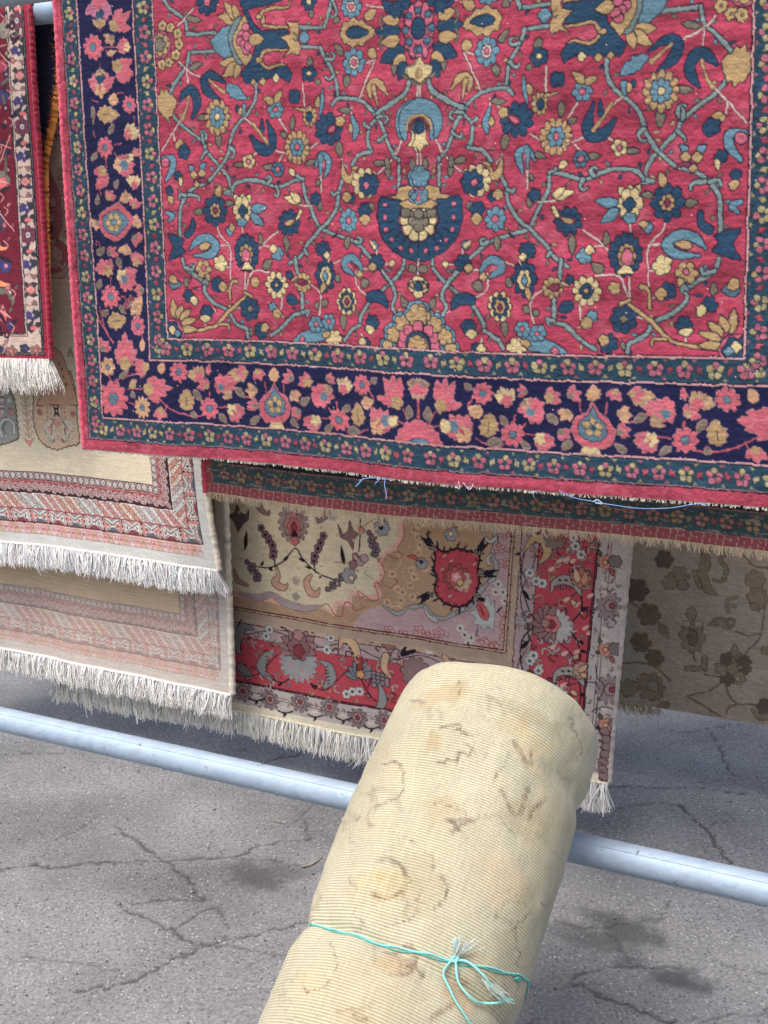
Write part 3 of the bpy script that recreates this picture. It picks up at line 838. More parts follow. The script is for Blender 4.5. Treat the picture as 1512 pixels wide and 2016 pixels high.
    V([(1190, 695), (1212, 760), (1205, 830)], [16, 36, 12], cLB); L(1185, 790, 1180, 735, 30, cG)
    V([(1135, 965), (1145, 1050), (1185, 1070), (1205, 1005)], [8, 40, 44, 12], cG); L(1190, 1010, 1230, 990, 20, cG)
    F(1268, 1092, 88, 10, cY); F(1290, 1100, 66, 7, cB); F(1278, 1102, 18, 4, cP)
    V([(1300, 585), (1298, 510), (1345, 495), (1400, 560)], [8, 46, 44, 8], cG); V([(1318, 520), (1338, 625)], [30, 8], cG)
    L(1290, 290, 1330, 345, 60, cG); L(1265, 110, 1330, 60, 58, cG)
    L(1115, 200, 1335, 190, 135, cG, teeth=1); L(1152, 196, 1288, 190, 66, cB)
    F(160, 865, 32, 4, cG); F(185, 905, 42, 5, cB)
    V([(60, 945), (115, 945), (115, 1010), (75, 1075)], [30, 42, 40, 14], cLB); F(72, 968, 28, 0, cP); F(150, 1050, 28, 5, cB); L(165, 1060, 165, 1112, 24, cY)
    L(240, 1020, 212, 985, 34, cLB); L(285, 1010, 312, 975, 34, cLB); F(245, 1045, 24, 4, cG); F(292, 1038, 24, 4, cG)
    V([(255, 1090), (300, 1075), (330, 1090)], [18, 20, 6], cMar); F(262, 1100, 18, 4, cG)
    L(512, 670, 498, 630, 30, cB); V([(545, 640), (540, 690)], [30, 16], cLB); L(520, 690, 525, 640, 26, cG)
    # ---- great blue palmette, left and right of the centre
    G(cLB, [(470, 150), (420, 160), (392, 205), (345, 245), (365, 292), (392, 320), (430, 352), (470, 345)])
    for a in ((505, 130, 392, 92, 62), (510, 125, 428, 15, 62), (515, 125, 478, 25, 50), (512, 372, 398, 380, 62), (512, 378, 418, 462, 62), (515, 378, 490, 472, 50)): L(*a, cG)
    G(cV * .8, [(500, 110), (465, 170), (455, 240), (470, 310), (510, 380), (540, 380), (500, 300), (490, 235), (500, 170), (535, 110)], True)
    G(cG * .95, [(560, 80), (505, 175), (482, 235), (492, 300), (560, 398), (600, 350), (556, 250), (575, 130)], True)
    for (x, y) in ((556, 168), (530, 212), (524, 245), (545, 262), (560, 300), (572, 272), (560, 215)): F(x, y, 25, 0, cP)
    G(cB, [(520, -30), (530, 30), (565, 70), (595, 140), (650, 190), (805, 178), (805, 282), (690, 290), (652, 318), (640, 372), (690, 412), (740, 388), (800, 392), (832, 440), (815, 492), (785, 470), (740, 448), (690, 470), (640, 482), (560, 498), (528, 440), (560, 400), (600, 335), (622, 262), (600, 190), (575, 140), (540, 60), (700, 25), (760, 5), (820, -30)])
    V([(660, 150), (655, 110), (650, 70), (720, 50), (800, 45), (822, 10)], [22, 26, 16, 18, 14, 6], cG * .9); V([(800, 160), (730, 165), (660, 155)], 15, cG * .9)
    V([(800, 300), (680, 302), (655, 330), (648, 372), (690, 408), (760, 382), (790, 388)], [12, 15, 22, 18, 16, 12, 6], cG * .9)
    L(575, 236, 660, 236, 70, cG); L(615, 100, 650, 105, 30, cG); L(615, 365, 655, 360, 30, cG)
    F(655, 488, 20, 4, cG); F(733, 470, 22, 4, cY); F(600, 490, 16, 4, cG)
    G(cG, [(795, 125), (865, 138), (872, 185), (860, 225), (880, 290), (872, 330), (828, 310), (785, 345), (822, 285), (800, 250), (768, 222), (815, 205), (825, 165)])
    V([(838, 235), (858, 245), (860, 215), (840, 200)], 7, cO, 2); F(903, 222, 34, 4, cLB)
    # ---- centre column
    c4()
    for a in ((268, 185, 118, 186, 92), (292, 285, 148, 372, 96), (282, 95, 158, 12, 96), (310, 50, 250, -50, 90)): L(*a, cB)
    for a in ((262, 118, 160, 112, 70), (262, 240, 150, 256, 70), (300, 335, 225, 385, 60)): L(*a, cG * 1.05)
    for y in (130, 250): V([(158, y - 40), (145, y), (160, y + 40)], 12, cO, 3)
    F(372, 182, 100, 12, cP, ry=172, amp=.12)
    for (x, y) in ((372, 62), (317, 95), (297, 180), (322, 250), (368, 296)): F(x, y, 20, 0, cB * .5 + cLB * .5)
    F(372, 170, 46, 0, cB, ry=62)
    L(300, 370, 258, 478, 74, cB); V([(285, 452), (330, 478), (372, 508)], 14, cO, 4)
    G(cY * .92, [(372, 345), (345, 385), (308, 400), (302, 440), (338, 462), (372, 492), (406, 462), (442, 440), (436, 400), (400, 385)], True)
    L(372, 470, 372, 400, 30, cG, 3)
    V([(320, 488), (300, 550), (230, 608), (130, 672)], 27, cV)
    twig([(372, 510), (372, 600)]); twig([(372, 895), (374, 1015)]); twig([(285, 825), (250, 920)])
    V([(278, 815), (268, 740), (296, 668), (372, 632), (448, 668), (472, 740), (464, 815)], [24, 62, 78, 84, 78, 62, 24], cLB)
    V([(310, 772), (318, 715), (372, 686), (426, 715), (432, 772)], 15, cG, 3); V([(328, 778), (336, 730), (372, 706), (408, 730), (414, 778)], 12, cMar, 3)
    F(372, 752, 36, 0, cO); G(cY * .95, [(342, 772), (402, 772), (404, 830), (422, 868), (392, 868), (372, 902), (352, 868), (318, 868), (340, 830)]); F(372, 758, 24, 5, cB, ry=34)
    L(352, 1020, 338, 940, 36, cO)
    F(374, 1062, 62, 5, cLB, rot=.3); F(372, 1096, 28, 3, cP)
    c7()
    G(cG, [(330, 178), (408, 160), (420, 122), (480, 108), (540, 110), (600, 108), (660, 122), (672, 160), (750, 178), (640, 190), (612, 240), (540, 222), (470, 240), (432, 215)])
    G(cB, [(290, 212), (312, 172), (372, 188), (432, 205), (425, 280), (448, 392), (540, 432), (632, 392), (655, 280), (648, 205), (708, 188), (768, 172), (790, 212), (790, 300), (768, 400), (706, 482), (626, 532), (540, 555), (454, 532), (374, 482), (312, 400), (290, 300)], True)
    for k in range(11):
        an = radians(8 + k * 16.5)
        S([(540 + 150 * cos(an), 300 + 132 * sin(an)), (540 + 238 * cos(an), 300 + 232 * sin(an))], 5, cB * .45)
    for (x, y) in ((332, 222), (336, 300), (340, 372), (378, 428), (430, 475), (495, 493)): F(x, y, 13, 0, cP, ow=4)
    F(540, 312, 132, 10, cP * .85, ry=126, amp=.1); F(540, 315, 120, 10, cY, ry=116, amp=.1)
    G(cG * .95, [(425, 215), (470, 250), (540, 235), (610, 250), (655, 215), (600, 190), (480, 190)])
    F(462, 272, 34, 4, cO, ry=24, rot=.8); F(540, 322, 62, 4, cO, ry=50); F(540, 275, 30, 4, cO, ry=24)
    F(528, 170, 54, 5, cLB, ry=44); L(535, 195, 535, 150, 26, cP, 3); F(525, 100, 30, 3, cP); F(525, 58, 58, 5, cLB, rot=.3)
    twig([(540, 555), (542, 645)]); F(508, 600, 30, 4, cO, ry=24, rot=.8)
    F(546, 705, 60, 4, cY, rot=0); F(546, 700, 52, 4, cG, ry=24); F(546, 702, 22, 4, cB)
    for (x, y, r) in ((358, 1052, 52), (388, 985, 62), (446, 922, 64), (552, 872, 84)): F(x, y, r, 7, cLB, amp=.12)
    for (x, y, r) in ((356, 1056, 34), (390, 990, 44), (446, 926, 46), (552, 880, 66)): F(x, y, r, 5, cG * 1.02, amp=.2)
    for (x, y) in ((448, 1050), (456, 1002), (484, 962), (548, 942)): F(x, y, 32, 4, cP, rot=.8)
    F(552, 1050, 78, 0, cB); F(552, 1055, 60, 8, cG, amp=.1)
    # ---- left of the centre, lower half
    F(262, 922, 42, 6, cB); L(250, 940, 240, 990, 50, cY, teeth=1); F(222, 1042, 26, 4, cB); F(198, 1042, 24, 4, cY)
    G(cB, [(225, 762), (262, 738), (308, 738), (345, 775), (352, 832), (320, 810), (280, 798), (235, 798)], True)
    R_(100, 800, (64, 10, cY), (46, 8, cB), (30, 6, cG * .9), (12, 4, cMar), ratio=1.25)
    V([(145, 640), (92, 598), (95, 556), (140, 545), (178, 585), (190, 622)], [8, 44, 48, 44, 30, 8], cLB); L(105, 575, 150, 615, 24, cP, 3)
    F(286, 562, 46, 6, cB); F(256, 590, 24, 4, cG); F(381, 572, 18, 0, cY); F(268, 462, 24, 4, cLB); L(278, 480, 240, 435, 26, cY, 4); F(178, 640, 20, 4, cG)
    R_(112, 315, (58, 8, cLB), (17, 0, cP), ratio=1.15); F(206, 258, 42, 6, cB); F(212, 312, 32, 4, cG); F(124, 188, 26, 5, cB); F(98, 178, 28, 4, cG)
    c6()
    R_(370, 262, (80, 8, cB), (36, 7, cG), (15, 4, cMar), ratio=1.1); L(385, 182, 398, 105, 42, cG)
    for x in (508, 532, 556): L(x, 210, x + (x - 532) * .9, 165, 40, cY)
    F(530, 258, 62, 6, cY, ry=78); F(532, 262, 30, 4, cB); L(580, 255, 682, 238, 52, cLB); L(578, 280, 660, 352, 52, cLB); F(530, 332, 32, 5, cLB, ry=26)
    V([(238, 318), (232, 372), (205, 402)], [24, 36, 42], cB); F(458, 382, 26, 4, cLB); F(472, 366, 20, 4, cG)
    V([(218, 492), (262, 440), (330, 425), (375, 472), (342, 520), (246, 530)], [8, 42, 50, 52, 44, 10], cLB); L(275, 480, 350, 466, 42, cG)
    G(cB, [(85, 400), (140, 412), (182, 432), (165, 470), (192, 505), (150, 530), (90, 552), (118, 475)])
    F(400, 575, 46, 5, cY); F(300, 612, 52, 6, cG); F(302, 608, 14, 0, cP); L(320, 640, 330, 680, 30, cG)
    F(555, 515, 82, 13, cB, ry=108, amp=.12); F(552, 522, 44, 8, cG * .8, ry=58); F(550, 530, 26, 0, cP, ry=38); G(cY, [(545, 572), (570, 572), (595, 612), (522, 612)])
    F(812, 335, 72, 9, cB); V([(860, 300), (830, 330), (795, 335)], [10, 26, 34], cMar, 3); L(790, 345, 845, 320, 26, cG, 3); V([(860, 310), (878, 265)], [16, 20], cY)
    F(742, 522, 40, 5, cLB); F(716, 492, 24, 4, cY); R_(735, 706, (74, 10, cY), (36, 4, cB), (12, 0, cG)); F(605, 690, 30, 5, cG)
    F(895, 690, 54, 9, cG); V([(850, 665), (822, 680)], [20, 6], cG); L(860, 690, 920, 690, 34, cMar); F(812, 646, 22, 5, cB)
    F(380, 702, 40, 5, cB); F(410, 716, 28, 4, cG); F(213, 768, 38, 6, cB); L(235, 770, 255, 828, 40, cY, teeth=1); F(318, 868, 42, 6, cB); L(310, 885, 306, 925, 62, cY, teeth=1)
    R_(572, 850, (66, 7, cB), (18, 4, cO)); L(800, 780, 868, 812, 58, cB); F(712, 838, 28, 5, cLB); F(738, 876, 30, 5, cG)
    for a in ((130, 900, 112, 785, 44), (145, 900, 168, 820, 46), (160, 915, 220, 850, 46), (170, 935, 255, 905, 42), (165, 965, 262, 968, 40)): L(*a, cG)
    F(112, 985, 78, 0, cP); F(108, 985, 66, 6, cB); F(112, 968, 24, 4, cY); F(140, 990, 20, 4, cLB)
    L(90, 690, 165, 700, 62, cLB * .7); L(95, 650, 140, 690, 50, cG)
    F(1030, 645, 64, 8, cB, ry=92); F(1032, 650, 36, 6, cY, ry=56); F(1030, 652, 15, 4, cLB, ry=26); L(1020, 690, 1005, 760, 34, cG)
    F(1012, 492, 46, 8, cB); F(1036, 526, 20, 4, cY); F(640, 980, 48, 7, cB); F(662, 962, 28, 5, cG)
    L(882, 205, 782, 182, 48, cY); L(882, 205, 822, 155, 40, cY); F(970, 188, 34, 5, cB)
    G(cLB, [(838, 1035), (880, 995), (925, 975), (1000, 960), (1060, 975), (1050, 1020), (1000, 1035), (930, 1045)], True); F(970, 940, 46, 6, cLB); F(1046, 922, 44, 6, cLB); F(972, 942, 12, 4, cP); F(1048, 922, 12, 4, cP); F(890, 1032, 18, 4, cP); F(1078, 1025, 52, 6, cY); L(1010, 1010, 1060, 985, 34, cG)
    F(95, 140, 26, 5, cB); L(90, 205, 120, 180, 50, cG); V([(80, 270), (115, 290), (90, 325)], [20, 30, 8], cLB)
    L(1075, 420, 1100, 400, 1, cB)
    c3()
    F(1450, 55, 46, 7, cB)

cCo, cPe, cSl, cOb = rgb(216, 92, 112), rgb(216, 164, 112), rgb(92, 128, 146), rgb(128, 118, 100)
def main_border(pen):
    rgb_navy = rgb(34, 34, 84)
    pen.oc = rgb(190, 132, 138); pen.ow = 3.2
    V, L, F, G = pen.vine, pen.leaf, pen.fl, pen.pg
    rg = np.random.default_rng(9)
    dark = rgb(30, 28, 70)
    def stem(*p): pen.line(list(p), 8, cCo * .85)
    def ro(x, y, r, c=None, n=9):
        F(x, y, r * .95, n, cCo if c is None else c, amp=.3, rot=rg.uniform(0, 6)); F(x, y, r * .6, n, (cCo if c is None else c) * 1.12, ow=0, rot=rg.uniform(0, 6)); F(x, y, r * .45, n, (cCo if c is None else c) * .86, ow=0)
        pen.oc = dark; F(x, y, r * .32, 6, cSl, ow=3); pen.oc = rgb(190, 132, 138)
    def bud(x, y, r, c, c2=None, dx=0, dy=0):
        """ragged tulip head: pointed petals out of a calyx"""
        r = r * .96
        an = rg.uniform(0, 6.28) if c2 is None else math.atan2(-dy, -dx if (dx or dy) else 1)
        bx, by = x - r * .55 * cos(an), y - r * .55 * sin(an)
        n = 3 if r < 44 else 5
        for k in range(n):
            f = (k - (n - 1) / 2) * (1.25 / (n - 1)) * 1.25
            ln = r * rg.uniform(1.35, 1.75)
            L(bx, by, bx + ln * cos(an + f), by + ln * sin(an + f), r * .82, np.asarray(c) * rg.uniform(.9, 1.12), teeth=1)
        cc = (cG * .9 if rg.random() < .6 else cOb * 1.1) if c2 is None else c2
        F(bx + r * .1 * cos(an), by + r * .1 * sin(an), r * (.5 if c2 is None else .62), 5, cc, amp=.35, rot=rg.uniform(0, 6))
        if r > 50:
            L(bx, by, bx + r * .9 * cos(an), by + r * .9 * sin(an), r * .3, np.asarray(c) * .8, ow=0)
    def tulip(x, y, tips, w, base, r):
        for (a, b) in tips: L(x, y, a, b, w, cCo, teeth=1)
        F(base[0], base[1], r, 5, cG * .9)
    def gleaf(x1, y1, x2, y2, w):
        L(x1, y1, x2, y2, w, cG * .95, teeth=1); pen.line([(x1 + (x2 - x1) * .2, y1 + (y2 - y1) * .2), (x1 + (x2 - x1) * .6, y1 + (y2 - y1) * .6)], 5, dark)
    # bottom run, from the corner to the middle
    pen.org(100, 620, 3.024)
    for p in (((650, 510), (720, 570), (830, 610), (885, 610)), ((315, 360), (345, 410)), ((340, 395), (410, 370), (490, 350)), ((255, 10), (290, 70), (340, 160)), ((430, 438), (540, 438)), ((440, 520), (480, 530)), ((930, 470), (930, 520)), ((990, 560), (1040, 560)), ((1085, 460), (1120, 490), (1160, 500)), ((1260, 410), (1270, 470)), ((1385, 410), (1380, 470)), ((690, 540), (680, 570))): stem(*p)
    ro(345, 495, 104, n=11); ro(310, 305, 52, cPe * .95, 7); ro(530, 550, 64, cPe * .93, 11)
    tulip(415, 290, ((415, 95), (352, 200), (492, 205), (375, 150), (458, 150)), 66, (415, 285), 40)
    bud(290, 180, 40, cCo); L(530, 215, 535, 140, 44, cPe); ro(500, 62, 52); bud(530, 315, 48, cCo, cG, 22, -5); L(385, 375, 430, 330, 34, cOb)
    tulip(565, 440, ((718, 438), (620, 370), (645, 525), (680, 395), (690, 480)), 60, (572, 440), 38)
    L(445, 435, 490, 385, 44, cG); L(450, 460, 480, 490, 36, cOb); ro(755, 345, 58); L(645, 345, 670, 290, 48, cPe)
    bud(862, 362, 52, cG, cCo, 40, 62); bud(905, 424, 36, cCo); bud(650, 590, 42, cCo); gleaf(795, 572, 805, 448, 82); L(840, 455, 885, 520, 40, cOb); L(825, 590, 855, 620, 36, cOb)
    ro(930, 565, 62); bud(1020, 425, 66, cCo, cCo * 1.1, -10, -15); F(1005, 440, 22, 5, cSl); bud(1045, 485, 30, cG); L(925, 365, 932, 305, 30, cCo)
    bud(1105, 365, 46, cG); bud(1128, 352, 38, cCo); bud(1226, 366, 36, cCo); L(1320, 405, 1320, 320, 62, cPe, teeth=1); bud(1412, 380, 36, cCo); bud(1184, 460, 36, cPe); bud(1450, 492, 36, cPe)
    G(cCo * .92, [(1325, 408), (1350, 470), (1400, 500), (1425, 560), (1410, 620), (1375, 650), (1325, 660), (1270, 645), (1235, 610), (1225, 545), (1255, 495), (1298, 465)])
    pen.oc = dark; G(cSl, [(1325, 435), (1352, 490), (1388, 530), (1388, 585), (1355, 612), (1325, 618), (1292, 610), (1265, 580), (1265, 525), (1300, 488)], ow=5)
    for k in range(5):
        an = -pi / 2 + k * 2 * pi / 5
        F(1326 + 32 * cos(an), 545 + 34 * sin(an), 18, 0, cG * 1.05, ow=3)
    F(1326, 545, 12, 0, cB, ow=0); pen.oc = rgb(190, 132, 138)
    G(cY * .95, [(1305, 655), (1370, 655), (1385, 690), (1292, 690)]); bud(1085, 592, 54, cCo, cY, -28, -22); bud(1190, 547, 36, cCo); bud(1462, 592, 34, cCo)
    for a in ((990, 600, 1035, 650), (1175, 655, 1230, 620), (1425, 630, 1470, 680), (1090, 450, 1140, 500)): L(*a, 38, cOb)
    pen.org(550, 680, 3.024)
    for p in (((340, 340), (345, 410)), ((400, 510), (440, 540), (540, 495)), ((550, 270), (575, 310)), ((250, 440), (300, 440)), ((290, 380), (310, 410)), ((850, 310), (850, 470)), ((755, 370), (790, 440), (795, 490)), ((720, 440), (770, 460))): stem(*p)
    bud(150, 218, 44, cCo, cG, 25, 15); bud(248, 300, 68, cCo, cCo * 1.1, -10, -10); F(262, 312, 24, 5, cSl); bud(285, 268, 26, cG); bud(388, 245, 50, cY * .93, cCo, -20, 55); ro(500, 238, 58); L(500, 355, 575, 325, 62, cPe, teeth=1); L(560, 222, 595, 195, 34, cOb); bud(300, 205, 28, cCo)
    L(125, 355, 180, 320, 44, cOb); bud(200, 470, 52, cCo, cY, 34, -30); ro(355, 450, 66); L(385, 400, 418, 355, 40, cOb); L(275, 520, 310, 480, 38, cOb); gleaf(480, 480, 468, 345, 82); L(410, 500, 490, 520, 50, cOb)
    tulip(722, 335, ((640, 185), (690, 172), (738, 188), (602, 308), (650, 250)), 54, (720, 335), 38)
    bud(622, 452, 78, cCo, cPe, -20, 30); F(655, 442, 34, 6, cSl); L(680, 470, 722, 420, 60, cY, teeth=1)
    bud(847, 245, 58, cG * .95); F(850, 280, 56, 5, cCo, half=1.0); L(800, 430, 795, 350, 50, cOb)
    F(850, 590, 142, 15, cCo * .95, amp=.2); F(850, 590, 100, 11, cCo * 1.05, ow=0)
    pen.oc = dark; F(850, 592, 66, 0, cLB * .9, ow=4, ry=48); pen.oc = rgb(190, 132, 138)
    # left run, up from the corner
    pen.org(0, 0, 3.78)
    for p in (((740, 200), (745, 240)), ((770, 350), (860, 350)), ((740, 470), (735, 520)), ((780, 370), (830, 430)), ((860, 690), (915, 690)), ((680, 740), (720, 760)), ((990, 870), (985, 920)), ((840, 1070), (890, 1065)), ((690, 980), (700, 1020)), ((775, 1170), (780, 1240)), ((720, 1400), (735, 1450)), ((840, 1140), (870, 1180))): stem(*p)
    bud(738, 60, 92, rgb(205, 110, 150), cCo, 0, -30); F(740, 112, 40, 5, cB); bud(742, 175, 42, cG)
    tulip(845, 190, ((905, 60), (965, 90), (975, 210), (935, 140)), 66, (842, 190), 42); ro(690, 350, 92, n=10); bud(920, 340, 54, cCo, cY, 32, 10); bud(815, 290, 42, cPe * .85); L(790, 400, 860, 385, 40, cG)
    tulip(865, 495, ((985, 450), (985, 560), (920, 620), (960, 600)), 70, (868, 490), 46); bud(740, 630, 90, cCo, cPe, 0, 40); F(742, 575, 46, 6, cB); bud(740, 538, 34, cG)
    L(830, 780, 845, 685, 70, cPe, teeth=1); ro(952, 775, 62); gleaf(715, 845, 880, 850, 100); L(680, 780, 685, 920, 36, cOb); L(800, 990, 835, 920, 40, cOb); bud(965, 980, 62, cY * .95, cCo, -45, 40); ro(770, 1092, 74); bud(1000, 1130, 34, cCo); L(670, 1190, 710, 1130, 40, cOb)
    bud(910, 1225, 84, cCo, cPe, -40, 0); F(912, 1225, 40, 6, cSl); bud(950, 1175, 34, cY); tulip(770, 1270, ((680, 1270), (705, 1400), (760, 1390), (730, 1400)), 64, (750, 1265), 36); bud(985, 1350, 50, cY, cCo, 5, 45); L(840, 1400, 860, 1330, 40, cOb)
    bud(800, 1450, 44, cCo); bud(918, 1462, 46, cPe); bud(985, 1512, 44, cCo); bud(690, 1660, 40, cPe); bud(1000, 1650, 46, cPe); bud(1002, 1770, 44, cCo); L(700, 1520, 710, 1440, 40, cOb)
    G(cCo * .93, [(985, 1640), (930, 1570), (860, 1500), (780, 1540), (722, 1590), (715, 1680), (760, 1750), (830, 1790), (900, 1750), (940, 1700)])
    pen.oc = dark; G(cSl, [(945, 1640), (900, 1590), (850, 1555), (790, 1575), (745, 1610), (745, 1670), (790, 1730), (850, 1740), (900, 1700)], ow=5)
    for k in range(6):
        an = k * pi / 3
        F(825 + 40 * cos(an), 1648 + 46 * sin(an), 24, 0, cG * 1.05, ow=3)
    F(825, 1648, 18, 0, cLB, ow=2); pen.oc = rgb(190, 132, 138)
    pen.org(0, 450, 3.78)
    for p in (((795, 360), (790, 420)), ((870, 500), (900, 500)), ((715, 580), (730, 680), (800, 850)), ((1000, 640), (1000, 660)), ((1035, 780), (1045, 820)), ((690, 80), (715, 110), (710, 190))): stem(*p)
    bud(802, 165, 44, cCo); bud(912, 152, 46, cPe); bud(1002, 75, 44, cCo); L(700, 190, 750, 130, 46, cOb); L(845, 210, 870, 290, 52, cOb); bud(758, 285, 68, cCo, cG, 35, 55); bud(1000, 225, 52, cCo, cG, -20, 55)
    bud(915, 365, 86, cCo, cY, -55, -30); F(902, 370, 32, 6, cSl); ro(790, 502, 84); bud(1020, 455, 42, cCo); bud(935, 545, 44, cMar); bud(1005, 550, 50, cPe); bud(990, 600, 46, cPe); L(730, 640, 770, 595, 44, cOb); L(860, 570, 905, 630, 44, cOb); L(700, 440, 720, 370, 40, cOb)
    gleaf(765, 690, 905, 670, 100); ro(1005, 722, 68)

def build_main_chart():
    s = lines((-HW, HW, 0.00215)); t = lines((SH1.t0 - 0.056, SH1.t0, 0.006), (SH1.t0, TB, 0.00215))
    ch = Chart(s, t, cR, warp=0.0013, seed=11, aa=.0022)
    S, T = ch.S, ch.T
    A = np.abs(S)
    a = lambda m, c: ch.c.__setitem__(m, c)
    # bands: edge, outer guard, navy border, inner guard, field
    red = rgb(188, 50, 84); edge = rgb(184, 56, 84); teal = rgb(38, 76, 98); navy = rgb(30, 33, 78); pinkl = rgb(206, 150, 152)
    e1, e2, e3, e4 = 0.962, 0.917, 0.745, 0.688          # half widths
    b1, b2, b3, b4 = 0.546, 0.492, 0.334, 0.281          # bottoms
    ch.c[:] = edge
    def band(hw, bt, col): a((A < hw) & (T < bt), col)
    band(e1 + .0025, b1 + .0025, rgb(60, 26, 50)); band(e1 - .0005, b1 - .0005, rgb(150, 120, 120)); band(e1 - .003, b1 - .003, teal)
    band(e2 + .002, b2 + .002, rgb(40, 30, 56)); band(e2, b2, pinkl); band(e2 - .0042, b2 - .0042, navy)
    band(e3 + .004, b3 + .004, pinkl); band(e3, b3, rgb(40, 30, 56)); band(e3 - .0022, b3 - .0022, teal)
    band(e4 + .006, b4 + .006, rgb(30, 44, 66)); band(e4 + .004, b4 + .004, pinkl); band(e4, b4, rgb(44, 26, 50)); band(e4 - .0022, b4 - .0022, red)
    ch.mir = (1, -1)
    t0 = SH1.t0
    guard_band(ch, True, (b1 + b2) / 2, b1 - b2 - .006, 0, e1 - .02, 0.056, seed=1)
    guard_band(ch, True, (b3 + b4) / 2, b3 - b4 - .008, 0, e3 - .02, 0.058, seed=2)
    guard_band(ch, False, (e1 + e2) / 2, e1 - e2 - .006, t0, b1 - .02, 0.052, seed=3)
    guard_band(ch, False, (e3 + e4) / 2, e3 - e4 - .008, t0, b3 - .02, 0.055, seed=4)
    pen = Pen(ch, SH1, 6.6)
    keep = (A >= e4 - .0015) | (T >= b4 - .0015)
    frame = ch.c[keep].copy()
    main_field(pen)
    ch.c[keep] = frame
    keep = (A >= e2 - .0035) | (T >= b2 - .0035) | ((A < e3 + .004) & (T < b3 + .004))
    frame = ch.c[keep].copy()
    ch.rough(.0013, .0065)
    main_border(pen)
    ch.c[keep] = frame
    ch.mute(.19, .66)
    red, edge = [(x * .81 + (x @ np.array([.3, .55, .15])) * .19) * .66 for x in (red, edge)]
    # abrash: the dye lots change from row to row, the wear in patches
    isred = (np.abs(ch.c - red).sum(-1) < 0.06) | (np.abs(ch.c - edge).sum(-1) < 0.05)
    ab = 1 + 0.13 * vnoise(S * .12, T, 0.018, 31) + 0.10 * vnoise(S * .3, T, 0.05, 32) + 0.08 * vnoise(S, T, 0.012, 33)
    wear = vnoise(S, T, 0.06, 34) * .5 + vnoise(S, T, 0.02, 35) * .5
    ch.c *= (1 + (ab - 1) * np.where(isred, 2.1, 0.8))[..., None]
    ch.c[isred] = ch.c[isred] * (1 - .30 * sstep(.1, .8, wear[isred])[:, None]) + np.array([.50, .15, .20]) * (.30 * sstep(.1, .8, wear[isred]))[:, None]
    rg = np.random.default_rng(5)
    ch.c *= np.clip(rg.normal(1, .07, S.shape), .8, 1.25)[..., None]
    lint = (rg.random(S.shape) < .0003)
    ch.c[lint] = rgb(225, 190, 190)
    return ch

